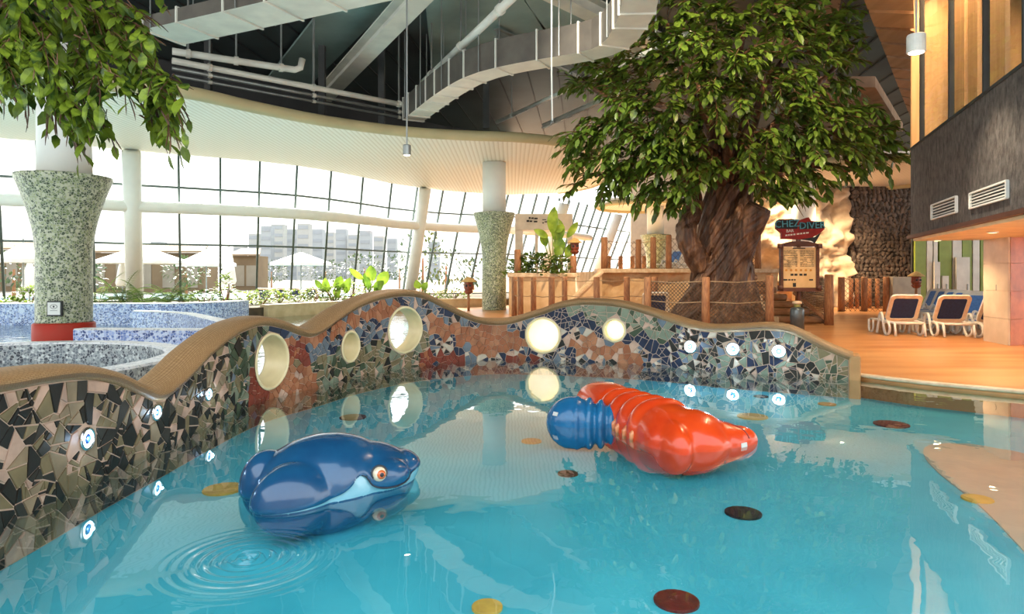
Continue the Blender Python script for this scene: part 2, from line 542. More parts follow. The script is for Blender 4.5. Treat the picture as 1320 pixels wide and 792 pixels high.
def wc(s):
    s = min(max(s, 0), WLEN - 1e-6)
    lo, hi = 0, len(WS) - 1
    while hi - lo > 1:
        m = (lo + hi) // 2
        if WS[m] <= s: lo = m
        else: hi = m
    t = (s - WS[lo]) / (WS[hi] - WS[lo])
    p = WC[lo].lerp(WC[hi], t)
    a = WC[max(lo - 2, 0)]; b = WC[min(hi + 2, len(WC) - 1)]
    tg = (b - a).normalized()
    return p, tg

def W(s, z, off=0.0):
    p, t = wc(s)
    return Vector((p.x + t.y * off, p.y - t.x * off, z))

S_TAB = [(PX(Vector((p.x, p.y, 0)))[0], s) for p, s in zip(WC, WS) if p.y > 2.4]
def s_of(px): return interp(px, S_TAB)
def sz_of(px, py):
    s = s_of(px); p, t = wc(s)
    return s, EYE - (py - HZ) * p.y / FOC

WTOP_PX = [(-70, 486), (0, 481), (60, 472), (110, 469), (150, 477), (180, 491), (204, 500), (225, 488), (245, 470), (265, 449), (290, 428),
           (310, 416), (330, 408.5), (345, 407.5), (365, 412), (385, 420), (400, 423.5), (415, 418), (435, 404), (450, 394), (475, 382),
           (500, 375), (522, 373), (545, 376), (571, 388), (600, 402), (620, 409), (640, 411), (660, 409), (680, 403), (700, 397),
           (722, 389), (746, 385), (780, 385.5), (807, 389), (835, 397), (860, 405), (885, 413), (909, 418), (950, 418), (988, 416),
           (1015, 419), (1035, 427), (1059, 439), (1080, 448), (1097, 455)]
ZT = [(0.0, 0.95), (0.8, 0.90)] + [sz_of(x, y) for x, y in WTOP_PX]
ZT = [ZT[0]] + [z for z in ZT[1:] if z[0] > 0.5]
ZT.sort()
THICK = 0.36
def ztop(s): return smooth_interp(s, ZT)
COPH = 0.15                                  # coping height

# ================================================================== POOL, FLOORS, WATER
inner = [W(s, 0, -THICK / 2) for s in [i * WLEN / 60 for i in range(61)]]
DE = [W(WLEN, 0, -THICK/2), Vector((6.2, 10.05, 0)), Vector((7.1, 9.25, 0)), Vector((8.6, 8.0, 0)), Vector((11.0, 6.2, 0))]
fl = MB().prism([(-3.9, 0.3), (12, 0.3), (12, 15), (-3.9, 15)], -0.5, -0.3)
floor_pool = struct(fl.build('floor_pool', M['pool_paint']))
FZ = -0.3
sp = [(1320, 712), (1265, 655), (1215, 615), (1193, 592), (1192, 578), (1210, 573), (1250, 573), (1290, 580), (1330, 588), (1500, 640), (1500, 760)]
q = [G(x, y, FZ).xy for x, y in sp]
qs = catmull([Vector((p[0], p[1], 0)) for p in q], 0.15)
MB().prism([p.xy for p in qs], FZ - 0.02, FZ + 0.008).build('painted_patch', M['sand_paint'], floor_pool, label='sand coloured patch on the turquoise floor')
DOTS = [(455, 539, 17, 'brown'), (288, 632, 25, 'yellow'), (732, 612, 13, 'brown'), (1149, 548, 21, 'red'), (958, 663, 23, 'black'),
        (872, 777, 29, 'red'), (628, 785, 20, 'yellow'), (970, 538, 19, 'yellow'), (1066, 522, 11, 'orange'), (981, 512, 9, 'black'),
        (1151, 510, 10, 'orange'), (1260, 645, 18, 'yellow'), (685, 570, 13, 'orange')]
for x, y, r, c in DOTS:
    p = G(x, y, FZ); rr = r * p.y / FOC
    MB().lathe([(rr, FZ - 0.01), (rr, FZ + 0.015), (rr * 0.97, FZ + 0.018)], (p.x, p.y, 0), 28).build(
        'painted_dot', M['dot_' + c], floor_pool, label=c + ' painted round dot')

wpoly = [(v.x, v.y) for v in inner] + [(v.x, v.y) for v in DE[1:]] + [(11.0, 0.5), (-3.3, 0.5)]
wt = MB()
tri = tessellate_polygon([[Vector((x, y, 0)) for x, y in wpoly]])
def upward(pts, t):
    a, b, c = (Vector((*pts[i], 0)) for i in t)
    return tuple(t) if (b - a).cross(c - a).z > 0 else tuple(t)[::-1]
jc = G(322, 720)
HN = 64
pv = [Vector(p) for p in wpoly] + [Vector((jc.x + .62 * cos(2*pi*k/HN), jc.y + .62 * sin(2*pi*k/HN))) for k in range(HN)]
n0 = len(wpoly)
pe = [(i, (i + 1) % n0) for i in range(n0)] + [(n0 + i, n0 + (i + 1) % HN) for i in range(HN)]
cv, ce, cf, *_ = delaunay_2d_cdt(pv, pe, [], 1, 1e-6)
cf = [f for f in cf if sum(((cv[i] - jc.xy).length < .6201) for i in f) < len(f)]
wt.add([(p.x, p.y, 0) for p in cv], [upward([tuple(p) for p in cv], f) for f in cf])
# the bubbling jet: a finely gridded disc of ripples set into the sheet
jc = G(322, 720)
ring = MB()
NR, NA = 60, 64
for i in range(NR):
    r = 0.62 * i / (NR - 1)
    amp = 0.016 * math.exp(-(r / 0.2) ** 2) + 0.0030 * max(0, 1 - r / 0.6)
    for k in range(NA):
        a = 2 * pi * k / NA
        wob = 1 + 0.25 * sin(3 * a + 9 * r) + 0.2 * sin(7 * a - 14 * r)
        ring.v.append(Vector((jc.x + r * cos(a), jc.y + r * sin(a), amp * min(1, (.62 - r) / .1) * cos(r * 95) * (wob if r > 0.06 else 1))))
for i in range(NR - 1):
    for k in range(NA):
        ring.f.append((i*NA + k, i*NA + (k+1) % NA, (i+1)*NA + (k+1) % NA, (i+1)*NA + k)); ring.mi.append(0)
water = struct(wt.build('water_pool', M['pool_water']))
ring.build('jet_ripples', M['pool_water'], water, smooth=True, kind='stuff', label='ring of ripples over a bubbling jet')

# river pool behind the wall
river = [(-45, -3), (-3.6, -3)] + [(v.x, v.y) for v in [W(s, 0, -THICK/2) for s in [i * s_of(640) / 40 for i in range(41)]]] + [(-1.6, 22), (-3.0, 33), (-13, 26), (-45, 26)]
tri = tessellate_polygon([[Vector((x, y, 0)) for x, y in river]])
struct(MB().add([(x, y, 0.0) for x, y in river], [upward(river, t) for t in tri]).build('water_river', M['river_water']))
struct(MB().prism([(-46, -4), (-3.55, -4), (-3.55, 12), (-1, 34), (-46, 34)], -0.8, -0.45).build('floor_river', M['river_floor']))

# deck
dk = [(v.x, v.y) for v in [W(s, 0, -THICK/2) for s in [lerp(s_of(640), WLEN, i / 30) for i in range(31)]]] + [(v.x, v.y) for v in DE[1:]] + \
     [(30, 6.2), (45, 30), (45, 75), (-12, 75), (-6, 36), (-3.0, 33), (-1.6, 22)]
floor_deck = struct(MB().prism(dk, -0.35, 0.08).build('floor_deck', M['deck']))
e = MB()
ep = catmull([Vector((*v.xy, 0.07)) for v in DE], 0.3)
e.tube(ep, 0.07, 8, squash=0.5)
e.build('pool_edge_strip', M['deck_edge'], floor_deck, smooth=True, label='pale rounded lip along the pool edge')
# ================================================================== MOSAIC WALL
wall = None
HOLES = []      # (s, z, radius)
for cx, cy, rx, ry in [(348, 466, 19, 34), (451, 447, 13.5, 18.5), (521, 425.5, 24.5, 28.5), (700, 432.5, 21.5, 21.5), (792, 426, 12.5, 13.5)]:
    s, z = sz_of(cx, cy)
    HOLES.append((s, z, ry * wc(s)[0].y / FOC))
LAMPS = []
for cx, cy, r in [(110, 566, 15), (200, 532, 11), (267, 508.5, 9), (890, 447, 9), (945, 450, 9), (1004, 453, 9)]:
    s, z = sz_of(cx, cy)
    LAMPS.append((s, z, r * wc(s)[0].y / FOC))

# body: outline and holes triangulated in the (s, z) sheet, then thickened
vs, es = [], []
def ring_in(pts):
    o = len(vs); vs.extend(Vector((p[0], p[1])) for p in pts)
    es.extend((o + i, o + (i + 1) % len(pts)) for i in range(len(pts)))
NS = 160
out = [(WLEN * i / NS, -0.34) for i in range(NS + 1)] + [(WLEN * i / NS, ztop(WLEN * i / NS) - COPH * 0.6) for i in range(NS, -1, -1)]
ring_in(out)
for s, z, r in HOLES: ring_in([(s + r * cos(2*pi*k/36), z + r * sin(2*pi*k/36)) for k in range(36)])
nb = len(vs)
for i in range(1, NS * 2):
    s = WLEN * i / NS / 2
    for z in (-0.1, 0.15, 0.4, 0.65, 0.9, 1.15):
        if z < ztop(s) - COPH - 0.03 and all((s - a)**2 + (z - b)**2 > (c + 0.04)**2 for a, b, c in HOLES): vs.append(Vector((s, z)))
rv, re_, rf, *_ = delaunay_2d_cdt(vs, es, [], 0, 1e-5)
faces = []
for f in rf:
    c = sum((rv[i] for i in f), Vector((0, 0))) / len(f)
    if c.y > ztop(c.x) - COPH * 0.6 + 0.002 or c.y < -0.34: continue
    if any((c.x - a)**2 + (c.y - b)**2 < (r * 0.995)**2 for a, b, r in HOLES): continue
    faces.append(tuple(f))
body = MB()
n = len(rv)
body.v = [W(p.x, p.y, 0) for p in rv] + [W(p.x, p.y, -THICK) for p in rv]
for f in faces:
    body.f.append(f[::-1]); body.mi.append(0)
    body.f.append(tuple(i + n for i in f)); body.mi.append(1)
cnt = {}
for f in faces:
    for a, b in zip(f, f[1:] + f[:1]): cnt[(a, b)] = 1
for (a, b) in cnt:
    if (b, a) not in cnt:
        body.f.append((a, b, b + n, a + n)); body.mi.append(1)
wall = tag(body.build('mosaic_wall', [M['grout'], M['plaster_tan']]),
           'undulating broken-tile mosaic wall with tan coping and round portholes around the turquoise pool', 'wall', kind='thing')

# coping sweep with end drop
cop = MB(); cop.uv = []
NC, K = 320, 18
cw, ch = THICK / 2 + 0.055, COPH / 2
prof = []
for k in range(K):
    a = 2 * pi * k / K
    ca, sa = cos(a), sin(a)
    e_ = 2 / 2.6
    prof.append((cw * math.copysign(abs(ca) ** e_, ca), ch * math.copysign(abs(sa) ** e_, sa)))
for i in range(NC + 1):
    s = WLEN * i / NC
    zt = ztop(s)
    sl = (ztop(min(s + .05, WLEN)) - ztop(max(s - .05, 0))) / 0.1
    k2 = sqrt(1 + sl * sl)
    acc = 0
    for k, (o, z) in enumerate(prof):
        dz = z * (k2 if abs(sl) < 3 else 1)
        cop.v.append(W(s, zt - ch + dz, -THICK / 2 + o))
        cop.uv.append((s, acc)); acc += 0.065
for i in range(NC):
    for k in range(K):
        cop.f.append((i*K + k, i*K + (k+1) % K, (i+1)*K + (k+1) % K, (i+1)*K + k)); cop.mi.append(0)
cop.f.append(tuple(range(K))[::-1]); cop.mi.append(0)
cop.f.append(tuple(NC*K + k for k in range(K))); cop.mi.append(0)
cop.build('coping', M['coping'], wall, smooth=True, label='tan ribbed rope-like coping')
# tan band that closes the low end of the wall
endp, endt = wc(WLEN)
sd = Vector((endt.y, -endt.x, 0))
R = Matrix((endt, sd, Vector((0, 0, 1)))).transposed()
c = endp - sd * THICK / 2 + endt * 0.02
MB().box((c.x, c.y, (ztop(WLEN) - 0.34) / 2 - 0.02), (0.085, cw, (ztop(WLEN) + 0.30) / 2), R).build('end_band', M['end_tan'], wall, bevel=0.03)

# portholes: cream lining tubes with a lip
for s, z, r in HOLES:
    mb = MB(); nn = 40
    for off, rr in [(0.02, r * 1.0 + 0.03), (0.035, r * 1.0 + 0.012), (0.03, r - 0.008), (0.0, r - 0.012), (-THICK, r - 0.012), (-THICK - 0.03, r - 0.008), (-THICK - 0.03, r + 0.03)]:
        for k in range(nn):
            a = 2 * pi * k / nn
            mb.v.append(W(s + rr * cos(a), z + rr * sin(a), off))
    for i in range(6):
        for k in range(nn):
            mb.f.append((i*nn + k, i*nn + (k+1) % nn, (i+1)*nn + (k+1) % nn, (i+1)*nn + k)); mb.mi.append(0)
    mb.build('porthole_rim', M['cream_rim'], wall, smooth=True, label='smooth cream lining of a round porthole')

M['frosted'] = leaf_mat('frosted', (0.86, 0.84, 0.76), (0.92, 0.90, 0.84), 0.6)
for s, z, r in HOLES[3:]:
    mb = MB(); nn = 32
    for off in (-0.16, -0.18):
        mb.v.append(W(s, z, off))
        for k in range(nn): mb.v.append(W(s + (r - .005) * cos(2*pi*k/nn), z + (r - .005) * sin(2*pi*k/nn), off))
    for k in range(nn):
        mb.f += [(0, 1 + k, 1 + (k+1) % nn), (nn + 1, nn + 2 + (k+1) % nn, nn + 2 + k)]; mb.mi += [0, 0]
    mb.build('porthole_pane', M['frosted'], wall, label='milky round pane in a porthole')
    ld = bpy.data.lights.new('porthole_fill_lamp', 'POINT'); ld.energy = 9 * r * r / .05; ld.color = (1, .93, .78); ld.shadow_soft_size = .03  # guessed lamp, added behind the milky pane to brighten it
    lo = bpy.data.objects.new('porthole_fill_lamp', ld); COL.objects.link(lo); lo.parent = wall; lo.location = W(s, z, -0.32)

# ---- broken tiles
rng = random.Random(21)
TC = {'dark': (0.022, 0.019, 0.014), 'dark2': (0.045, 0.04, 0.03), 'olive': (0.235, 0.18, 0.09), 'taupe': (0.32, 0.235, 0.14), 'pink': (0.62, 0.40, 0.29),
      'navy': (0.018, 0.028, 0.06), 'slate': (0.16, 0.19, 0.22), 'sage': (0.22, 0.25, 0.17), 'moss': (0.06, 0.085, 0.045),
      'terra': (0.38, 0.13, 0.055), 'terra2': (0.46, 0.19, 0.09), 'rust': (0.24, 0.045, 0.022), 'cream': (0.66, 0.55, 0.42)}
TK = list(TC)
TM = []
for k in TK:
    c = TC[k]
    TM.append(mat('tile_' + k, c, tuple(x * 0.7 for x in c), 5, 0.42 if k in ('dark', 'dark2', 'navy') else 0.5, bmp=0.05, bscale=40, spec=0.3))

def in_poly(x, y, poly):
    c = False
    for (x1, y1), (x2, y2) in zip(poly, poly[1:] + poly[:1]):
        if (y1 > y) != (y2 > y) and x < (x2 - x1) * (y - y1) / (y2 - y1) + x1: c = not c
    return c

RIB = [  # figures laid in the mosaic, traced on the wall's own (s, z) sheet
    ([(362, 441), (400, 437), (450, 412), (500, 392), (512, 388), (510, 402), (470, 408), (440, 426), (405, 440), (370, 447)], 'terra', 0.065),
    ([(370, 446), (394, 444), (396, 466), (370, 466)], 'rust', 0.05),
    ([(358, 490), (372, 477), (398, 478), (407, 486), (404, 502), (372, 514), (352, 522), (340, 520)], 'terra2', 0.075),
    ([(326, 470), (334, 500), (352, 520), (330, 526), (322, 500)], 'rust', 0.05),
    ([(546, 409), (562, 414), (590, 421), (625, 422), (655, 424), (672, 432), (680, 441), (664, 450), (640, 459), (622, 455), (600, 445), (575, 434), (556, 422)], 'terra', 0.085),
    ([(540, 460), (560, 457), (595, 461), (592, 468), (545, 472)], 'rust', 0.05),
    ([(656, 461), (690, 460), (692, 466), (656, 466)], 'rust', 0.05),
    ([(720, 440), (738, 436), (762, 435), (790, 443), (815, 449), (828, 460), (822, 471), (790, 467), (755, 456), (728, 448)], 'terra2', 0.085),
]
RIB = [([sz_of(x, y) for x, y in p], c, d) for p, c, d in RIB]
def region(s, z):
    for p, c, d in RIB:
        if in_poly(s, z, p): return c, d
    v = W(s, z); px, py = PX(v)
    if px < 290: return 'A', 0.10
    if px < 345: return 'B', 0.10
    if px < 545:
        t = (py - interp(px, WTOP_PX)) / max(8, v.y and FOC * ztop(s) / v.y)
        return ('C' if t < 0.55 else 'D'), 0.10
    if px < 690:
        t = (py - interp(px, WTOP_PX)) / max(8, FOC * ztop(s) / v.y)
        return ('C' if t < 0.5 else 'E'), 0.105
    if px < 860:
        band = [(700, 408), (735, 414), (770, 424), (800, 434), (830, 445), (860, 452)]
        d = py - interp(px, band)
        return ('N' if -9 < d < 7 else ('S' if d < 0 else 'E')), 0.105
    if px < 1052: return 'F', 0.105
    return 'O', 0.12
PAL = {'A': ['dark']*6 + ['dark2']*3 + ['taupe']*3 + ['olive']*4 + ['pink']*3,
       'B': ['olive']*4 + ['moss']*3 + ['dark']*2 + ['sage']*3 + ['slate'],
       'C': ['navy']*4 + ['slate']*4 + ['pink'] + ['dark']*1 + ['slate']*1,
       'D': ['moss']*3 + ['olive']*4 + ['dark']*2 + ['sage']*2 + ['pink']*1,
       'E': ['navy']*4 + ['cream']*2 + ['dark']*2 + ['slate']*2 + ['pink'],
       'N': ['navy']*6 + ['slate']*1, 'S': ['sage']*7 + ['moss']*3 + ['pink'],
       'F': ['dark']*4 + ['navy']*2 + ['sage']*3 + ['cream']*2 + ['slate']*2 + ['dark2']*2 + ['pink'],
       'O': ['olive']*4 + ['sage']*3 + ['moss']*1 + ['pink'],
       'terra': ['terra']*5 + ['terra2']*3, 'terra2': ['terra2']*5 + ['terra']*3 + ['pink'], 'rust': ['rust']*6 + ['terra']}

seeds = []
grid = {}
CS = 0.12
s_min = s_of(-60)
def near(s, z, k=3):
    gi, gj = int(s / CS), int((z + 1) / CS)
    for i in range(gi - k, gi + k + 1):
        for j in range(gj - k, gj + k + 1):
            yield from grid.get((i, j), ())
tries = 0
while tries < 26000:
    tries += 1
    s = rng.uniform(s_min, WLEN - 0.02); z = rng.uniform(-0.29, 1.6)
    if z > ztop(s) - COPH + 0.02: continue
    if any((s - a)**2 + (z - b)**2 < (r + 0.02)**2 for a, b, r in HOLES): continue
    key, d = region(s, z)
    if len(key) == 1: d *= rng.choice((1.7, 2.0, 2.4))
    ok = True
    for i in near(s, z):
        q = seeds[i]
        if (q[0] - s)**2 + (q[1] - z)**2 < (0.5 * (d + q[3])) ** 2 * 0.9: ok = False; break
    if ok:
        grid.setdefault((int(s / CS), int((z + 1) / CS)), []).append(len(seeds))
        seeds.append((s, z, key, d))

def clip(poly, px, pz, nx, nz):
    """keep the side where (p - P).n <= 0"""
    o = []
    for i in range(len(poly)):
        a = poly[i]; b = poly[(i + 1) % len(poly)]
        da = (a[0] - px) * nx + (a[1] - pz) * nz; db = (b[0] - px) * nx + (b[1] - pz) * nz
        if da <= 0: o.append(a)
        if (da < 0 < db) or (db < 0 < da):
            t = da / (da - db); o.append((a[0] + (b[0] - a[0]) * t, a[1] + (b[1] - a[1]) * t))
    return o

tiles = []
for i, (s, z, key, d) in enumerate(seeds):
    poly = [(s - .4, z - .4), (s + .4, z - .4), (s + .4, z + .4), (s - .4, z + .4)]
    gap = 0.0
    ginset = 0.0062 if len(key) == 1 else 0.0035
    for j in near(s, z, 6):
        if j == i: continue
        q = seeds[j]
        dx, dz = q[0] - s, q[1] - z; L = sqrt(dx*dx + dz*dz)
        if L > 0.8: continue
        t = 0.5 - gap / L
        poly = clip(poly, s + dx * t, z + dz * t, dx / L, dz / L)
        if len(poly) < 3: break
    if len(poly) < 3: continue
    for a, b, r in HOLES:
        dx, dz = a - s, b - z; L = sqrt(dx*dx + dz*dz)
        if L < r + 0.4: poly = clip(poly, a - dx / L * (r + 0.03), b - dz / L * (r + 0.03), dx / L, dz / L)
    for a, b, r in LAMPS:
        dx, dz = a - s, b - z; L = sqrt(dx*dx + dz*dz) + 1e-6
        if L < r + 0.3:
            if L < r * 0.5: poly = []; break
            poly = clip(poly, a - dx / L * (r * 0.95), b - dz / L * (r * 0.95), dx / L, dz / L)
    if len(poly) < 3: continue
    sl = (ztop(s + .04) - ztop(s - .04)) / 0.08
    L = sqrt(1 + sl * sl)
    poly = clip(poly, s, ztop(s) - COPH * 0.9, -sl / L, 1 / L)
    poly = clip(poly, WLEN - 0.07, 0, 1, 0)
    poly = clip(poly, 0, -0.295, 0, -1)
    def area_of(q): return 0.5 * abs(sum(a[0]*b[1] - b[0]*a[1] for a, b in zip(q, q[1:] + q[:1])))
    stack, shards = [poly], []
    while stack:       # crack the slab along straight lines into angular shards
        q = stack.pop()
        A_ = area_of(q)
        lim = 0.0125 * rng.choice((0.35, 0.6, 1.0, 1.6, 2.6)) if len(key) == 1 else 9
        if A_ < lim or A_ < 0.004: shards.append(q); continue
        cx_ = sum(p[0] for p in q) / len(q); cz_ = sum(p[1] for p in q) / len(q)
        w_ = [rng.random() ** 2 + .05 for _ in q]; ws = sum(w_)
        mx_ = lerp(cx_, sum(p[0] * k for p, k in zip(q, w_)) / ws, .5); mz_ = lerp(cz_, sum(p[1] * k for p, k in zip(q, w_)) / ws, .5)
        # cut across the longest direction, with a random lean
        far = max(q, key=lambda p: (p[0]-cx_)**2 + (p[1]-cz_)**2)
        ang = atan2(far[1] - cz_, far[0] - cx_) + rng.uniform(-.75, .75)
        h1 = clip(q, mx_, mz_, cos(ang), sin(ang)); h2 = clip(q, mx_, mz_, -cos(ang), -sin(ang))
        for h in (h1, h2):
            if len(h) > 2: stack.append(h)
    for q in shards:
        if sum((b[0]-a[0])*(b[1]+a[1]) for a, b in zip(q, q[1:] + q[:1])) > 0: q = q[::-1]
        pp = q
        for a, b in zip(q, q[1:] + q[:1]):
            L = sqrt((b[0]-a[0])**2 + (b[1]-a[1])**2)
            if L < 1e-5: continue
            nx, nz = (b[1]-a[1]) / L, -(b[0]-a[0]) / L
            pp = clip(pp, a[0] - nx * ginset, a[1] - nz * ginset, nx, nz)
            if len(pp) < 3: break
        if len(pp) < 3: continue
        p2 = []
        for p in pp:
            if not p2 or (p[0]-p2[-1][0])**2 + (p[1]-p2[-1][1])**2 > 1.2e-5: p2.append(p)
        if len(p2) < 3 or area_of(p2) < 0.0006: continue
        mz0 = sum(p[1] for p in p2) / len(p2); ms0 = sum(p[0] for p in p2) / len(p2)
        tiles.append((p2, rng.choice(PAL[key]), area_of(p2), ms0, mz0))

def tile_into(mb, pp, s, z, mi):
    n = len(pp)
    ta, tb = rng.uniform(-.05, .05), rng.uniform(-.05, .05)
    h = 0.012 + rng.uniform(-0.002, 0.003)
    cx = sum(p[0] for p in pp) / n; cz = sum(p[1] for p in pp) / n
    back = [W(p[0], p[1], -0.002) for p in pp]
    f1 = [W(p[0], p[1], h * 0.75) for p in pp]
    f2 = [W(cx + (p[0] - cx) * 0.94, cz + (p[1] - cz) * 0.94, h + (p[0] - cx) * ta + (p[1] - cz) * tb) for p in pp]
    fs = [tuple(range(2*n, 3*n))[::-1]]
    for i in range(n):
        j = (i + 1) % n
        fs.append((i, j, j + n, i + n)[::-1]); fs.append((i + n, j + n, j + 2*n, i + 2*n)[::-1])
    mb.add(back + f1 + f2, fs, mi)

def shown(t):
    p, tg = wc(t[3]); nrm = Vector((tg.y, -tg.x, 0)); v = Vector((0, 0, 1.7)) - Vector((p.x, p.y, t[4]))
    px = PX(Vector((p.x, p.y, t[4])))[0]
    return t[2] * max(0, nrm.dot(v.normalized())) / v.length_squared * (1 if -10 < px < 1330 and t[4] > -0.03 else 0.01)
tiles.sort(key=shown, reverse=True)
for t in tiles[:280]:
    mb = MB(); tile_into(mb, t[0], t[3], t[4], 0)
    mb.build('mosaic_tile', TM[TK.index(t[1])], wall)
mb = MB()
for t in tiles[280:]: tile_into(mb, t[0], t[3], t[4], TK.index(t[1]))
mb.build('small_mosaic_tiles', TM, wall, kind='stuff')

# ---- round pool lights let into the wall
M['lamp_white'] = emit_mat('lamp_white', (0.62, 0.82, 1.0), 28.0)
M['lamp_soft'] = emit_mat('lamp_soft', (0.60, 0.85, 1.0), 3.2)
M['lamp_core'] = mat('lamp_core', (0.02, 0.05, 0.16), (0.015, 0.035, 0.11), 30, 0.15)
LL = ['round blue-ringed pool light low in the brown mosaic, the biggest of the wall lights',
      'blue-ringed pool light in the brown mosaic just under the dip of the coping',
      'small blue-ringed pool light in the brown mosaic where the coping starts to climb',
      'glaring white pool light in the dark mosaic, first of three after the terracotta band',
      'glaring white pool light in the dark mosaic, middle one of the bright three',
      'glaring white pool light in the dark mosaic, last before the olive end of the wall']
for k, (s, z, r) in enumerate(LAMPS):
    p, tg = wc(s); nrm = Vector((tg.y, -tg.x, 0))
    R = Matrix((tg, Vector((0, 0, 1)), nrm)).transposed()
    c = W(s, z, 0.0)
    t = thing('pool_light', c, LL[k], 'light', 'round lights in the mosaic wall')
    MB().lathe([(r * .9, -.03), (r, 0.0), (r, 0.022), (r * .9, 0.032), (r * .78, 0.03), (r * .76, 0.012)], c, 28, R).build('bezel', M['chrome'], t, smooth=True)
    hot = k >= 3
    MB().lathe([(r * .77, 0.012), (r * .74, 0.024), (r * .52, 0.028), (r * .45, 0.02)], c, 28, R).build('light_ring', M['lamp_white' if hot else 'lamp_soft'], t, smooth=True, label='glowing white ring')
    MB().lathe([(r * .46, 0.018), (r * .4, 0.026), (r * .2, 0.03), (0.002, 0.031)], c, 24, R).build('lens', M['lamp_white' if hot and False else 'lamp_core'], t, smooth=True, label='dark blue centre')
    ld = bpy.data.lights.new('pool_light_glow', 'POINT'); ld.energy = 5.0 if hot else 0.8; ld.color = (0.5, 0.72, 1.0); ld.shadow_soft_size = 0.015
    lo = bpy.data.objects.new('pool_light_glow', ld); COL.objects.link(lo); lo.parent = t; lo.location = nrm * 0.06
# ================================================================== FLOATING ANIMALS
M['whale_blue'] = mat('whale_blue', (0.008, 0.085, 0.20), (0.005, 0.06, 0.155), 3, 0.22, coat=0.6)
M['whale_lip'] = mat('whale_lip', (0.22, 0.50, 0.60), (0.18, 0.43, 0.54), 3, 0.2, coat=1.0)
M['whale_line'] = mat('whale_line', (0.012, 0.015, 0.03), None, 3, 0.3)
M['eye_white'] = mat('eye_white', (0.85, 0.72, 0.52), None, 3, 0.15, coat=1.0)
M['eye_iris'] = mat('eye_iris', (0.70, 0.13, 0.02), None, 3, 0.15, coat=1.0)
M['eye_lid'] = mat('eye_lid', (0.02, 0.025, 0.03), None, 3, 0.3)
M['orange'] = mat('orange', (0.78, 0.07, 0.008), (0.66, 0.042, 0.005), 2.5, 0.26, coat=0.5, spec=0.35)
M['crab_blue'] = mat('crab_blue', (0.015, 0.16, 0.34), (0.01, 0.11, 0.26), 3, 0.26, coat=0.5, spec=0.35)

ax = Vector((1.05, 0.66, 0)).normalized(); ay = Vector((-ax.y, ax.x, 0))
wcen = Vector((-1.41, 5.30, 0))
RW = Matrix((ax, ay, Vector((0, 0, 1)))).transposed()
def WP(u, v, z): return wcen + ax * u + ay * v + Vector((0, 0, z))
b = MB()
def ell(u, v, z, ru, rv, rz, yaw=0, pitch=0):
    R = RW @ Matrix.Rotation(yaw, 3, 'Z') @ Matrix.Rotation(pitch, 3, 'Y')
    b.sphere(WP(u, v, z), (ru, rv, rz), 28, 18, R)
ell(-0.08, 0.02, 0.03, 0.55, 0.40, 0.385)                 # main dome
ell(0.24, -0.02, 0.04, 0.42, 0.31, 0.28, pitch=0.12)       # forehead and snout
ell(0.53, -0.04, 0.09, 0.16, 0.18, 0.13)                   # nose tip
ell(0.30, -0.22, 0.10, 0.22, 0.15, 0.125)                  # cheek below the eye
ell(-0.36, -0.20, 0.02, 0.34, 0.24, 0.27, yaw=0.25)        # near lobe of the nape
ell(-0.50, 0.14, 0.05, 0.20, 0.20, 0.27)                   # far lobe of the nape
me = remesh(b, 0.016, 10)
LIP = [(-0.62, 0.012), (-0.40, 0.02), (-0.22, 0.03), (-0.08, 0.06), (0.0, 0.10), (0.06, 0.155), (0.12, 0.145), (0.17, 0.075), (0.24, 0.045), (0.36, 0.035),
       (0.46, 0.05), (0.53, 0.075), (0.60, 0.10), (0.7, 0.11)]
uo, uc = MB(), MB()
vn = [v.co.copy() for v in me.vertices]; nn = [v.normal.copy() for v in me.vertices]
loc = [(Vector((v - wcen)).dot(ax), Vector((v - wcen)).dot(ay)) for v in vn]
def zl(i):
    u, v = loc[i]
    e = smooth_interp(u, LIP)
    return e if v < 0.08 else lerp(e, 0.02, min(1, (v - 0.08) / 0.2))
edge = []
up_v = []
for i, p in enumerate(vn):
    k = zl(i); d = p.z - k
    inflate = 0.016 * min(1, max(0, (d + 0.012) / 0.03))
    up_v.append(p + nn[i] * inflate)
keep = [vn[i].z > zl(i) - 0.006 for i in range(len(vn))]
def sub(verts, sel):
    m = MB(); idx = {}
    for p in me.polygons:
        if sel(p):
            f = []
            for i in p.vertices:
                if i not in idx: idx[i] = len(m.v); m.v.append(verts[i].copy())
                f.append(idx[i])
            m.f.append(tuple(f)); m.mi.append(0)
    return m
whale = thing('whale_float', (wcen.x, wcen.y, 0), 'glossy dark blue whale head with an orange eye rising from the pool', 'pool float')
# snap the boundary row of the upper skin to the lip line
for i in range(len(vn)):
    d = vn[i].z - zl(i)
    if -0.016 < d < 0.016 and loc[i][1] < 0.2: up_v[i].z -= d * 0.85
sub(up_v, lambda p: all(keep[i] for i in p.vertices)).build('upper_body', M['whale_blue'], whale, smooth=True)
lipm = MB(); lipm = sub([vn[i] - nn[i] * 0.004 for i in range(len(vn))], lambda p: any(vn[i].z < zl(i) + 0.03 for i in p.vertices))
hull = MB(); hull.v = [v.copy() for v in lipm.v]
band = MB(); band.v = [v.copy() for v in lipm.v]
for f in lipm.f:
    tgt = hull if max(lipm.v[i].z for i in f) < 0.012 else band
    tgt.f.append(f); tgt.mi.append(0)
hull.build('submerged_hull', M['whale_blue'], whale, smooth=True)
lipm = band
lipm.build('lower_lip', M['whale_lip'], whale, smooth=True, label='pale blue lip along the waterline')
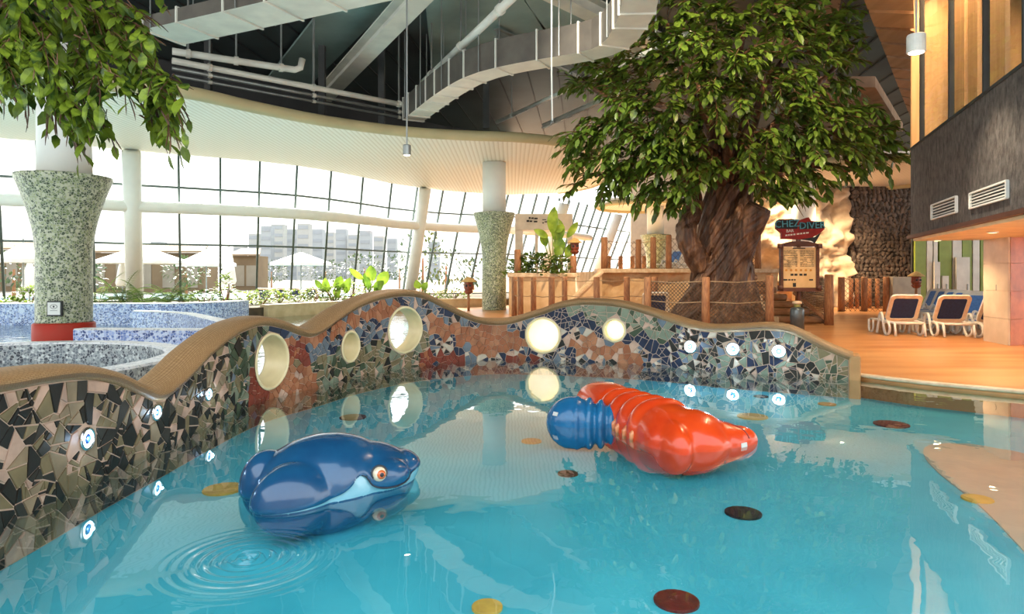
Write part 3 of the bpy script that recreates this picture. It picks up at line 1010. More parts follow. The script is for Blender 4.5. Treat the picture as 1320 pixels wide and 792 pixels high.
# dark mouth line under the cheek
line = []
from mathutils.bvhtree import BVHTree
bvh = BVHTree.FromPolygons(up_v, [tuple(p.vertices) for p in me.polygons])
for k in range(40):
    u = lerp(0.09, 0.60, k / 39)
    z = smooth_interp(u, LIP) + 0.004
    h = bvh.ray_cast(WP(u, -1.5, z), ay)
    if h[0] is not None: line.append(h[0] - ay * 0.002)
if len(line) > 4: MB().tube(line, [0.003 + 0.006 * sin(pi * i / (len(line) - 1)) for i in range(len(line))], 8).build('mouth_line', M['whale_line'], whale, smooth=True)
h = bvh.ray_cast(P(489, 611, 0.5), P(489, 611, 1.5) - P(489, 611, 0.5))
ec, en = (h[0], h[1]) if h[0] is not None else (WP(0.3, -0.25, 0.25), -ay)
eye = MB().sphere(ec - en * 0.012, 0.058, 24, 16).build('eye', M['eye_white'], whale, smooth=True, label='bulging cream eye with orange iris')
tocam = (Vector((0, 0, 1.7)) - ec).normalized()
lk = (en * 0.8 + tocam * 0.2 + Vector((0.30, 0, -0.28))).normalized()
q = lk.to_track_quat('Z', 'Y').to_matrix()
MB().lathe([(0.036, 0.040), (0.034, 0.051), (0.02, 0.060), (0.001, 0.062)], ec - en * 0.012, 20, q).build('iris', M['eye_iris'], eye, smooth=True)
MB().lathe([(0.018, 0.056), (0.016, 0.0625), (0.001, 0.0645)], ec - en * 0.012, 16, q).build('pupil', M['eye_lid'], eye, smooth=True)
up2 = (Vector((0, 0, 1)) - en * en.z).normalized(); sd2 = up2.cross(en)
arc = [ec + en * 0.012 + (sd2 * cos(a) + up2 * sin(a)) * 0.058 for a in [lerp(-0.5, pi + 0.6, i / 20) for i in range(21)]]
MB().tube(arc, [0.004 + 0.006 * sin(pi * i / 20) for i in range(21)], 8).build('eye_rim', M['eye_lid'], whale, smooth=True)

# ---- orange crayfish
spine = catmull([Vector(p) for p in [(1.02, 8.75, 0), (1.22, 8.15, 0), (1.42, 7.5, 0), (1.60, 6.95, 0), (1.78, 6.5, 0)]], 0.04)
SL = len(spine)
o = MB(); KK = 24
def ow(t):   # half width / height along the body
    w = smooth_interp(t, [(0, 0.10), (0.08, 0.27), (0.25, 0.33), (0.42, 0.31), (0.6, 0.33), (0.8, 0.37), (0.92, 0.40), (1.0, 0.30)])
    hgt = smooth_interp(t, [(0, 0.12), (0.08, 0.29), (0.22, 0.36), (0.42, 0.33), (0.6, 0.34), (0.82, 0.35), (0.95, 0.27), (1.0, 0.18)])
    if 0.36 < t < 0.82:
        r = (t - 0.36) / 0.46 * 4.0
        k = abs(sin(pi * r)) ** 0.6 * 1.5 * sin(pi * min(1, (t - 0.36) / 0.05 if t < 0.41 else 1) / 2)
        w += 0.05 * k - 0.035; hgt += 0.06 * k - 0.045
    return w, hgt
for i, p in enumerate(spine):
    t = i / (SL - 1)
    tg = (spine[min(i+1, SL-1)] - spine[max(i-1, 0)]).normalized(); sd_ = Vector((tg.y, -tg.x, 0))
    w, hg = ow(t)
    for k in range(KK):
        a = 2 * pi * k / KK
        ca, sa = cos(a), sin(a)
        z = hg * math.copysign(abs(sa) ** 0.85, sa)
        if z < 0: z *= 0.45
        o.v.append(p + sd_ * w * math.copysign(abs(ca) ** 0.8, ca) + Vector((0, 0, z)))
for i in range(SL - 1):
    for k in range(KK): o.f.append((i*KK + k, i*KK + (k+1) % KK, (i+1)*KK + (k+1) % KK, (i+1)*KK + k)); o.mi.append(0)
o.f.append(tuple(range(KK))[::-1]); o.f.append(tuple((SL-1)*KK + k for k in range(KK))); o.mi += [0, 0]
lob = [(1.58, 6.54, 0.0, 0.17, 0.34, 0.27, 0.2), (1.82, 6.60, 0.0, 0.36, 0.28, 0.26, -0.15), (2.05, 6.68, 0.0, 0.40, 0.24, 0.21, 0.25), (2.29, 6.70, 0.02, 0.22, 0.15, 0.155, 0.2), (1.80, 6.68, 0.0, 0.44, 0.34, 0.27, 0.1), (1.80, 6.75, 0.02, 0.42, 0.42, 0.31, 0), (1.95, 6.72, 0.0, 0.42, 0.25, 0.24, -0.1)]
for x, y, z, a, b_, c, yaw in lob: o.sphere((x, y, z), (a, b_, c), 24, 16, Matrix.Rotation(yaw, 3, 'Z'))
me = remesh(o, 0.022, 11)
cray = thing('crayfish_float', (1.55, 7.2, 0), 'glossy orange ribbed crayfish body with a flared tail resting in the pool', 'pool float')
mm = MB(); mm.v = [v.co.copy() for v in me.vertices]; mm.f = [tuple(p.vertices) for p in me.polygons]; mm.mi = [0] * len(mm.f)
mm.build('body', M['orange'], cray, smooth=True)
# crease over the tail fin and the belly frills along the near side
cb = BVHTree.FromPolygons(mm.v, mm.f)
M['orange_dark'] = mat('orange_dark', (0.30, 0.02, 0.005), None, 3, 0.3)
M['orange_pale'] = mat('orange_pale', (0.80, 0.30, 0.12), (0.7, 0.2, 0.07), 9, 0.3, coat=0.6)
for k in range(7):
    t = lerp(0.40, 0.80, k / 6)
    i = int(t * (SL - 1)); p = spine[i]; tg = (spine[i+1] - spine[i-1]).normalized(); sd_ = Vector((tg.y, -tg.x, 0))
    w = ow(t)[0]
    side = -1 if sd_.x > 0 else 1
    q = p + sd_ * side * (w * 0.93)
    MB().tube([q + Vector((0, 0, 0.10)) - sd_ * side * 0.015, q + sd_ * side * 0.025 + Vector((0, 0, 0.05)), q + sd_ * side * 0.03 + Vector((0, 0, -0.03))], [0.024, 0.032, 0.02], 8).build('belly_frill', M['orange_pale'], cray, smooth=True)
crs = []
for k in range(24):
    f = k / 23
    q = Vector((lerp(2.02, 2.40, f), lerp(6.9, 6.55, f) , 2)); hh = cb.ray_cast(q, Vector((0, 0, -1)))
    if hh[0] is not None and hh[0].z > 0: crs.append(hh[0])
if len(crs) > 3: MB().tube(crs, 0.008, 6).build('fin_crease', M['orange_dark'], cray, smooth=True)
tl = P(959, 574, 6.47); hh = cb.ray_cast(Vector((0, 0, 1.7)), (tl - Vector((0, 0, 1.7))).normalized())
if hh[0] is not None:
    qq = hh[1].to_track_quat('Z', 'Y').to_matrix()
    MB().box(hh[0] + hh[1] * 0.003, (0.042, 0.022, 0.004), qq).build('maker_plate', M['white_plastic'], cray, label='small white maker plate on the tail fin')

# ---- blue claw beside it
b2 = MB()
bc = Vector((0.80, 7.58, 0)); bx = Vector((0.985, -0.17, 0)); by = Vector((0.17, 0.985, 0)); RB = Matrix((bx, by, Vector((0, 0, 1)))).transposed()
b2.sphere(bc - bx * 0.10, (0.31, 0.27, 0.30), 28, 18, RB)
b2.sphere(bc + bx * 0.18, (0.24, 0.215, 0.215), 24, 16, RB)
for k, u in enumerate((-0.05, 0.09, 0.22, 0.34)):
    rr = (0.29, 0.28, 0.26, 0.22)[k]
    b2.sphere(bc + bx * u, (0.082, rr, rr * 1.08), 24, 16, RB)
me = remesh(b2, 0.015, 6)
claw = thing('blue_claw_float', (bc.x, bc.y, 0), 'glossy blue ribbed claw bulging from the water beside the orange crayfish', 'pool float')
mm = MB(); mm.v = [v.co.copy() for v in me.vertices]; mm.f = [tuple(p.vertices) for p in me.polygons]; mm.mi = [0] * len(mm.f)
mm.build('shell', M['crab_blue'], claw, smooth=True)
cb2 = BVHTree.FromPolygons(mm.v, mm.f)
tl = P(716, 534, 7.4); hh = cb2.ray_cast(Vector((0, 0, 1.7)), (tl - Vector((0, 0, 1.7))).normalized())
if hh[0] is not None:
    qq = hh[1].to_track_quat('Z', 'Y').to_matrix()
    MB().box(hh[0] + hh[1] * 0.002, (0.035, 0.022, 0.004), qq).build('maker_plate', M['white_plastic'], claw, label='small white maker plate')
# ================================================================== GLASS WALL
ZG = 7.0
TOPS = [(-190, 164), (-120, 168), (-60, 173), (-5, 178), (47, 182), (117, 189), (172, 195), (230, 199.5), (284, 204), (335, 208.5), (383, 214), (427, 221), (468, 229),
        (505, 237), (538, 242), (571, 246), (600, 248.3), (632, 250), (655, 251.5), (674, 253.5), (691, 256), (706, 258.5), (720, 261), (733, 263.6), (745, 266), (756, 268.4),
        (767, 270.6), (777, 272.6), (787, 274.5), (797, 276.3), (808, 278.2), (820, 280)]
DELTA = [(-190, 20), (-60, 14), (47, 9), (117, 6), (230, 3), (284, 0), (335, -5), (383, -9), (427, -12), (468, -14), (505, -17), (538, -20), (571, -25), (600, -28), (664, -33), (745, -37), (820, -38)]
GT, GB = [], []
for x, y in TOPS:
    Y = FOC * (ZG - EYE) / (HZ - y)
    GT.append(P(x, y, Y))
    Yb = Y + interp(x, [(-190, 4.2), (300, 3.8), (540, 3.0), (820, 2.0)])
    xb = x + interp(x, DELTA)
    GB.append(Vector(((xb - 660) / FOC * Yb, Yb, 0.0)))
def GP(i, z, inn=0.0):
    """point on mullion i (fractional) at height z, inn metres towards the hall"""
    j = min(int(i), len(GT) - 2); f = i - j
    a = GB[j].lerp(GB[j+1], f); b_ = GT[j].lerp(GT[j+1], f)
    p = a.lerp(b_, z / ZG)
    tg = (GB[j+1] - GB[j]).normalized()
    return p + Vector((tg.y, -tg.x, 0)) * inn
gw = MB()
NB = len(GT)
ROWS = [0.45, 3.15, 5.65, 7.0]
for i in range(NB):
    gw.beam(GP(i, 0.2), GP(i, ZG + 0.3), 0.10 if i < 18 else 0.09, 0.14)
window_1 = struct(gw.build('window_1', M['mullion']))
tr = MB()
for z in ROWS[:-1]:
    for i in range(NB - 1): tr.beam(GP(i, z), GP(i + 1, z), 0.12, 0.09)
tr.build('transom', M['mullion'], window_1)
for i in range(NB - 1):
    for r in range(3):
        a, b_ = ROWS[r], ROWS[r + 1]
        q = [GP(i, a), GP(i + 1, a), GP(i + 1, b_), GP(i, b_)]
        MB().add(q, [(0, 1, 2, 3)]).build('pane', M['pane'], window_1)
# white brace tube and leaning tube columns inside the glass
mb = MB()
mb.tube([GP(i * 0.5, 4.72, 0.75) for i in range(0, 2 * (NB - 6))], 0.27, 14)
tag(mb.build('brace_tube', M['white_paint'], smooth=True), 'long white horizontal tube running along the tall glass wall', 'tube', kind='thing')
ilist = [(1.4, 'far out beside the first mosaic column'), (6.0, 'behind the ferns near the green mosaic column'), (14.0, 'behind the highest hump of the mosaic wall'), (21.7, 'beside the entrance booth'), (28.0, 'past the entrance booth')]
for i, w in ilist:
    a = GP(i, 0.0, 0.75); b_ = GP(i, ZG - 0.14, 0.75)
    o = MB().tube([a, b_], 0.36 if i < 20 else 0.42, 18).build('tube_column', M['white_paint'], smooth=True)
    tag(o, 'white leaning tube column against the glass ' + w, 'column', 'leaning tube columns', 'thing')

# ================================================================== SOFFIT
FE = [(-420, 96), (-200, 104), (0, 110), (110, 114), (225, 122), (330, 144), (420, 161), (520, 174), (600, 179), (660, 181), (720, 186.5), (760, 194), (784, 206), (792, 220), (782, 232), (758, 243), (720, 249)]
fpts = [P(x, y, FOC * (ZG - EYE) / (HZ - y)) for x, y in FE]
fpts = catmull(fpts, 0.6)
fpts = [p.copy() for p in fpts]
back = [GP(i * 0.5, ZG) for i in range(0, 2 * 19)][::-1]
for p in back: p.z = ZG
poly = [Vector((p.x, p.y, ZG)) for p in fpts] + back[1:] + [Vector((-40, 26, ZG)), Vector((-40, 14, ZG))]
o = MB().slab(poly, (0, 0, 0.12)).build('ceiling_soffit', M['soffit'])
struct(o)
M['fascia'] = mat('fascia', (0.58, 0.50, 0.28), (0.5, 0.43, 0.24), 1.0, 0.5)
MB().tube([p + Vector((0, 0, 0.13)) for p in fpts], 0.2, 12, squash=1.0).build('fascia', M['fascia'], o, smooth=True, label='rounded beige edge of the white soffit')

# ================================================================== MOSAIC COLUMNS
M['red_band'] = mat('red_band', (0.46, 0.035, 0.018), (0.42, 0.045, 0.025), 3, 0.5, spec=0.2)
def mosaic_column(px, Y, zb, label, sc=1.0, mm='mosaic_green', red=True, zflare=(3.15, 4.05)):
    c = Vector(((px - 660) / FOC * Y, Y, zb))
    t = thing('mosaic_column', c, label, 'column', 'flared mosaic columns', kind='thing')
    z0 = 0.6 if red else 0.0
    r0, r1, r2 = 0.56 * sc, 0.58 * sc, 1.0 * sc
    prof = [(r1, z0)] + [(r1, z0 + 0.05)]
    f0, f1 = zflare[0] - 0.9, zflare[1]
    for i in range(13):
        k = i / 12
        prof.append((lerp(r1, r2, k ** 1.7), lerp(f0, f1 - 0.06, k)))
    prof += [(r2, f1), (r0 + 0.01, f1 + 0.02)]
    MB().lathe(prof, c, 40).build('mosaic_sleeve', M[mm], t, smooth=True, label='flared sleeve of green and white tesserae')
    MB().lathe([(r0, f1 - 0.3), (r0, ZG - zb - 0.02)], c, 36).build('shaft', M['white_paint'], t, smooth=True, label='white upper shaft')
    if red: MB().lathe([(r1 + 0.06, -0.4), (r1 + 0.06, z0 - 0.03), (r1 + 0.03, z0), (r1, z0 + 0.01)], c, 40).build('red_base', M['red_band'], t, smooth=True, label='glossy red base band')
    return t, c
Y1 = 15.4
z1 = EYE - (228 - HZ) / FOC * Y1
t, c = mosaic_column(83, Y1, 0.0, 'big flared green mosaic column with a red base standing in the river pool', 0.98, zflare=(3.1, z1))
pc = P(71, 398, Y1 - 0.57)
MB().box(pc, (0.17, 0.03, 0.17)).build('sign_frame', M['steel_dark'], t, bevel=0.01)
pl = MB().box(pc + Vector((0, -0.035, 0)), (0.14, 0.01, 0.14)).build('sign_plate', M['white_paint'], t, label='small white plate with an oval eye emblem')
g = MB()
for k in range(20):
    a = 2 * pi * k / 20; a2 = 2 * pi * (k + 1) / 20
    g.beam(pc + Vector((0.075 * cos(a), -0.047, 0.045 + 0.045 * sin(a))), pc + Vector((0.075 * cos(a2), -0.047, 0.045 + 0.045 * sin(a2))), 0.008, 0.008)
g.lathe([(0.022, 0), (0.02, 0.004)], pc + Vector((0, -0.046, 0.045)), 14, FACE_CAM)
g.beam(pc + Vector((-0.08, -0.047, -0.045)), pc + Vector((0.08, -0.047, -0.045)), 0.006, 0.008)
g.build('emblem', M['steel_dark'], pl)
Y2 = 31.0
mosaic_column(637, Y2, 0.08, 'slim flared green mosaic column on the deck behind the dip of the wall', 0.98, red=False, zflare=(3.3, EYE - (275 - HZ) / FOC * Y2 - 0.08))
Y3 = 43.0
ZT3 = EYE - (350 - HZ) / FOC * 29.0
mosaic_column(845, Y3, ZT3, 'far flared mosaic column on the terrace behind the log posts', 0.98, red=False, zflare=(1.6, EYE - (303 - HZ) / FOC * Y3 - ZT3))
# plain white column behind the menu board
Y4 = 31.5; x4 = (1036 - 660) / FOC * Y4
tag(MB().lathe([(0.52, 0), (0.52, 6.9)], (x4, Y4, 0.08), 32).build('white_column', M['white_paint'], smooth=True), 'plain white round column rising behind the hanging sign', 'column', kind='thing')
# round white canopies
def disc_canopy(c, rx, ry, z, label):
    t = thing('disc_canopy', (c[0], c[1], z), label, 'canopy', 'white disc canopies')
    n = 48
    ring = [Vector((c[0] + rx * cos(2*pi*k/n), c[1] + ry * sin(2*pi*k/n), z)) for k in range(n)]
    MB().slab(ring, (0, 0, 0.3)).build('disc', M['soffit'], t)
    MB().tube(ring + ring[:1], 0.17, 10, cap=False).build('rim', M['fascia'], t, smooth=True)
z5 = EYE - (240 - HZ) / FOC * 30.0
disc_canopy((x4 + 1.6, 31.0), 5.3, 5.0, 6.3, 'broad white disc canopy on top of the plain white column')
disc_canopy(((838 - 660) / FOC * 43.0, 43.0), 3.4, 3.4, 6.2, 'small white disc canopy around the far mosaic column')

# ================================================================== CEILING
cz = 11.0
roofline = [(-45, 1), (48, 1), (48, 58.7), (10.5, 58.7)] + [(GP(i, ZG, -0.1).x, GP(i, ZG, -0.1).y) for i in range(NB - 1, -1, -1)] + [(-45, 24)]
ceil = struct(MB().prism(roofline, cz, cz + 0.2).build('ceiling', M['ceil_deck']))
# folded ribs of the metal deck
rb = MB()
for i in range(58):
    x = -40 + i * 1.4
    ye = 3
    while ye < 58 and in_poly(x + (ye - 3) / 56 * 6, ye + .8, roofline): ye += .5
    if ye > 4: rb.beam(Vector((x, 3, cz - 0.02)), Vector((x + (ye - 3) / 56 * 6, ye, cz - 0.02)), 0.05, 0.06)
rb.build('deck_rib', M['steel_dark'], ceil, kind='stuff')
M['back_dark'] = mat('back_dark', (0.05, 0.052, 0.055), (0.03, 0.032, 0.034), 0.6, 0.7)
bw = MB()
pts = [GP(i, ZG, 0.3) for i in range(0, 19)]
pts = [Vector((-45, 27, ZG))] + pts
for a, b_ in zip(pts, pts[1:]): bw.slab([(a.x, a.y, ZG + 0.1), (b_.x, b_.y, ZG + 0.1), (b_.x, b_.y, cz), (a.x, a.y, cz)], (0, 0.2, 0))
struct(bw.build('wall_attic', M['back_dark']))
struct(MB().box((29, 58.5, 5.5), (18.5, 0.2, 5.5)).build('wall_back', mat('wall_back', (0.72, 0.66, 0.55), None, 1, 0.8)))

struct(MB().box((0, -7.5, 1.9), (45, 0.2, 2.4)).build('wall_rear', mat('wall_rear', (0.55, 0.48, 0.38), None, 1, 0.8)))
def B(px, py, z):      # point at height z on a pixel
    return P(px, py, FOC * (EYE - z) / (py - HZ))
# steel beams
beams = [((418, 130), (548, -6), 9.6, 0.62, 0.5, 'pale inclined steel beam above the hanging lamp'),
         ((690, -14), (868, 74), 10.3, 0.60, 0.5, 'pale steel beam running in behind the curved brown duct'),
         ((880, 85), (700, 165), 9.0, 0.16, 0.16, 'thin pale steel tie passing behind the tree crown'),
         ((640, 48), (835, 140), 10.3, 0.25, 0.3, 'slim dark purlin across the green-grey roof')]
for a, b_, z, w, h_, lb in beams:
    o = MB()
    pa, pb = B(*a, z), B(*b_, z)
    o.beam(pa, pb, w, 0.05); o.beam(pa + Vector((0, 0, h_)), pb + Vector((0, 0, h_)), w, 0.05); o.beam(pa + Vector((0, 0, h_ / 2)), pb + Vector((0, 0, h_ / 2)), 0.05, h_)
    tag(o.build('roof_girder', M['duct'] if 'dark' not in lb else M['metal_grey']), lb, 'beam', kind='thing')
# flat green-grey roof panels, light on the roof put into their paler colour
M['roof_teal_lit'] = mat('roof_teal_lit', (0.30, 0.42, 0.39), (0.19, 0.27, 0.255), 0.5, 0.5)
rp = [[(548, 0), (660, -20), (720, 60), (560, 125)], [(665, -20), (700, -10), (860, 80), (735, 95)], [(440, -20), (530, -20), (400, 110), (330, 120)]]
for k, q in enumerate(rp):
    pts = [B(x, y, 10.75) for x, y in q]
    MB().slab(pts, (0, 0, 0.1)).build('roof_panel', M['roof_teal_lit'], ceil)
# ducts
def duct(name, path, w, h, label, m_bottom, m_side, flanges):
    t = thing(name, path[0], label, 'duct')
    pts = catmull([Vector(p) for p in path], 0.45)
    fr = []
    for i, p in enumerate(pts):
        tg = (pts[min(i+1, len(pts)-1)] - pts[max(i-1, 0)]); tg.normalize()
        s = Vector((tg.y, -tg.x, 0)).normalized()
        fr.append((p, s, tg))
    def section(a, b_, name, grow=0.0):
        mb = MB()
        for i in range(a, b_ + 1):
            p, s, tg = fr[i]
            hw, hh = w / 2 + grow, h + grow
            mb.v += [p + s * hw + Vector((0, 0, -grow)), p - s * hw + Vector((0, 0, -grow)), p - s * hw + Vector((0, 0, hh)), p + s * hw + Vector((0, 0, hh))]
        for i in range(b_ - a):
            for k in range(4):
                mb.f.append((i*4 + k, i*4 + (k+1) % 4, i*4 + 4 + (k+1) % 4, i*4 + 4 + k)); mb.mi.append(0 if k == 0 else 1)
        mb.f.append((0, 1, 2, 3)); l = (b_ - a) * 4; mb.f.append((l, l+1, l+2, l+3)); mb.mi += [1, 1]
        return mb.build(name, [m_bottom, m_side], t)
    step = max(2, len(pts) // flanges)
    cuts = list(range(0, len(pts) - 1, step)) + [len(pts) - 1]
    for a, b_ in zip(cuts, cuts[1:]):
        section(a, b_, 'duct_section')
        p, s, tg = fr[a]
        mb = MB(); R = Matrix((tg, s, Vector((0, 0, 1)))).transposed()
        mb.box(p + Vector((0, 0, h / 2)), (0.025, w / 2 + 0.04, h / 2 + 0.04), R)
        mb.build('flange', M['duct'], t)
    for i in range(step // 2, len(pts), step * 2):
        p, s, tg = fr[i]
        mb = MB()
        for sg in (-1, 1): mb.tube([p + s * sg * (w / 2 + .03), p + s * sg * (w / 2 + .03) + Vector((0, 0, cz - p.z))], 0.02, 5)
        mb.build('hanger_rod', M['metal_grey'], t)
    return t
M['duct_b'] = M['duct']
duct('square_duct', [B(212, 48, 8.2), B(330, 22, 8.2), B(405, 5, 8.2), B(560, -30, 8.2)], 1.25, 0.35, 'pale square air duct crossing the roof above the overhanging leaves', M['duct'], M['duct_side_shaded'], 5)
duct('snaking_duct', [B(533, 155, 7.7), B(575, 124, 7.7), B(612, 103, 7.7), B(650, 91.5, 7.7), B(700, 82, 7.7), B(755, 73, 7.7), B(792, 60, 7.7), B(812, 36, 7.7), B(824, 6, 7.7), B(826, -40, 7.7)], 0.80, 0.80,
     'snaking square air duct bending up beside the tree crown', M['duct'], M['duct_side_shaded'], 11)
# pipes over the soffit
pl = [((222, 66), (380, 90), 8.5, 0.11, 'thick pale pipe ending in an elbow over the soffit'), ((222, 78), (545, 140), 8.3, 0.10, 'long pale pipe running parallel to the soffit edge'),
      ((222, 88), (545, 150), 8.1, 0.06, 'thin dark pipe low over the soffit edge'), ((222, 97), (545, 157), 8.0, 0.05, 'thinnest dark pipe just over the soffit edge'),
      ((546, 106), (664, -6), 8.9, 0.12, 'pale round pipe sloping across the green-grey roof'), ((640, 158), (890, 42), 8.6, 0.08, 'white conduit running into the tree crown')]
for a, b_, z, r, lb in pl:
    pa, pb = B(*a, z), B(*b_, z)
    t = thing('roof_pipe', pa, lb, 'pipe', 'pipes under the roof')
    mtl = M['duct'] if 'dark' not in lb else M['metal_grey']
    MB().tube([pa, pa.lerp(pb, .5), pb] + ([pb + Vector((.15, .1, .1)), pb + Vector((.2, .15, .4))] if 'elbow' in lb else []), r, 12).build('pipe_run', mtl, t, smooth=True)
    for f in (0.12, 0.5, 0.88):
        q = pa.lerp(pb, f)
        MB().tube([q, Vector((q.x, q.y, cz))], 0.03, 6).build('hanger_rod', M['metal_grey'], t)
        d_ = (pb - pa).normalized()
        MB().tube([q - d_ * 0.06, q + d_ * 0.06], r * 1.3, 12).build('pipe_clamp', M['duct'], t)
# dark trusses in the attic zone
for k, (x0, y0, x1, y1, z) in enumerate([(236, 45, 236, 118, 8.9), (395, 30, 395, 112, 8.9), (478, 40, 478, 120, 9.2), (624, 110, 624, 150, 8.6)]):
    pa = B(x0, 40, 10.6); 
    o = MB().box((pa.x, pa.y + 2, 9.2), (0.12, 0.12, 1.72))
    tag(o.build('roof_post', M['steel_dark']), ['dark roof hanger post over the overhanging leaves', 'dark roof hanger post above the elbowed pipe', 'dark roof hanger post by the inclined beam', 'dark roof hanger post behind the snaking duct'][k], 'post', kind='thing')
# brown metal-panelled bulkheads by the upper gallery
def bulk(corners, z, label, seams, axis):
    t = thing('panel_bulkhead', B(*corners[0], z), label, 'bulkhead')
    c = [B(x, y, z) for x, y in corners]
    n = seams
    for i in range(n):
        f0, f1 = i / n + 0.006, (i + 1) / n - 0.006
        a = c[0].lerp(c[3], f0); b_ = c[1].lerp(c[2], f0); d_ = c[1].lerp(c[2], f1); e_ = c[0].lerp(c[3], f1)
        MB().slab([a, b_, d_, e_], (0, 0, 0.4)).build('panel', M['brown_duct'], t)
bulk([(1098, -40), (1176, -40), (1183, 172), (1180, 168)], 8.0, 'long brown metal-panelled bulkhead beside the upper gallery glass', 14, 0)
bulk([(1030, 112), (1128, 112), (1164, 170), (1040, 176)], 8.6, 'shorter brown panelled bulkhead half hidden by the tree crown', 4, 0)
bulk([(1010, -30), (1090, -30), (1072, 60), (990, 60)], 10.4, 'dim brown panelled bulkhead above the tree crown', 4, 0)
# hanging cylinder lamps
M['lamp_glow'] = emit_mat('lamp_glow', (1.0, 0.86, 0.62), 6.0)
def pendant(px, py_top, py_bot, Y, r, label, body_m, power, ztop_=None, col=(1, .82, .6), angle=110):
    a, b_ = P(px, py_top, Y), P(px, py_bot, Y)
    t = thing('pendant_lamp', b_, label, 'lamp')
    MB().lathe([(r, 0), (r, (a - b_).z), (r * .9, (a - b_).z + .02)], b_, 24).build('lamp_shade', body_m, t, smooth=False, bevel=0.01)
    MB().lathe([(r * .8, -0.004), (r * .5, -0.012)], b_, 20).build('lamp_face', M['lamp_glow'], t)
    MB().tube([Vector((a.x, a.y, a.z)), Vector((a.x, a.y, ztop_ or cz))], 0.018, 6).build('rod', M['metal_grey'], t)
    ld = bpy.data.lights.new('pendant_light', 'SPOT'); ld.energy = power; ld.color = col; ld.spot_size = radians(angle); ld.spot_blend = 0.6; ld.shadow_soft_size = 0.12
    lo = bpy.data.objects.new('pendant_light', ld); COL.objects.link(lo); lo.parent = t; lo.location = (0, 0, -0.05)
pendant(524.5, 188, 200, 14.0, 0.085, 'small dark cylinder lamp hanging on a long rod before the soffit', M['metal_grey'], 120)
pendant(1181, 46, 68, 11.5, 0.15, 'white cylinder lamp hanging beside the upper gallery glass', M['white_plastic'], 220)
o = thing('sprinkler_drop', P(712, 160, 16), 'thin sprinkler drop rod hanging before the tree crown', 'sprinkler')
MB().tube([Vector((P(711, 95, 16).x, 16, cz)), P(711, 95, 16), P(712, 157, 16)], 0.022, 6).build('rod', M['white_paint'], o)
MB().lathe([(0.02, 0.06), (0.05, 0.02), (0.06, 0.0), (0.01, -0.02)], P(712, 159, 16), 12).build('sprinkler_head', M['metal_grey'], o)
# ================================================================== BUILDING ON THE RIGHT: dark upper wall, gallery glass, canopy
def stone_mat():
    m, nt, b = nodes_of('dark_render')
    b.inputs['Roughness'].default_value = 0.7
    v = coords(nt, 'Object', (1, 1, 0.55))
    n = nt.nodes.new('ShaderNodeTexNoise'); n.inputs['Scale'].default_value = 9; n.inputs['Detail'].default_value = 8; n.inputs['Roughness'].default_value = 0.7
    nt.links.new(v, n.inputs['Vector'])
    r = ramp(nt, [(0.35, (0.045, 0.038, 0.036)), (0.6, (0.15, 0.135, 0.125)), (0.8, (0.25, 0.235, 0.22))])
    nt.links.new(n.outputs['Fac'], r.inputs[0]); nt.links.new(r.outputs[0], b.inputs['Base Color'])
    bump(nt, b, n.outputs['Fac'], 0.9, 0.06)
    return m
M['dark_render'] = stone_mat()
bd = Vector((0.40, -1, 0)).normalized()          # along the face, coming towards the camera
# far lower corner and near frame edge fix the face
A0 = P(1174, 305, 17.0); zb = A0.z
Yn = FOC * (EYE - zb) / (271 - HZ); A1 = P(1320, 271, Yn)
fd = Vector((A1.x - A0.x, A1.y - A0.y, 0)); fl_ = fd.length; fd.normalize()
fn = Vector((fd.y, -fd.x, 0))                    # outward, towards the pool
if fn.x > 0: fn = -fn
def FP(a, z, off=0): return Vector((A0.x, A0.y, 0)) + fd * a + fn * off + Vector((0, 0, z))
zt_ = EYE - (194 - HZ) / FOC * 17.0              # sill of the gallery glass
LEN = fl_ + 3.5
deep = -fn * 9.0
wall_right = struct(MB().slab([FP(0, zb), FP(LEN, zb), FP(LEN, zt_), FP(0, zt_)], deep).build('wall_right', M['dark_render']))
M['edge_dark'] = mat('edge_dark', (0.10, 0.03, 0.015), None, 3, 0.5)
MB().slab([FP(-0.08, zb - 0.06, 0.08), FP(LEN, zb - 0.06, 0.08), FP(LEN, zb + 0.02, 0.08), FP(-0.08, zb + 0.02, 0.08)], -fn * 0.25).build('drip_edge', M['edge_dark'], wall_right)
M['canopy_cream'] = mat('canopy_cream', (0.86, 0.70, 0.44), None, 2, 0.6)
can = [FP(0, zb - 0.12, -0.05), FP(LEN, zb - 0.12, -0.05), FP(LEN, zb - 0.12, -9), FP(0, zb - 0.12, -9)]
MB().slab(can, (0, 0, 0.1)).build('canopy_soffit', M['canopy_cream'], wall_right, label='warm lit cream canopy underside')
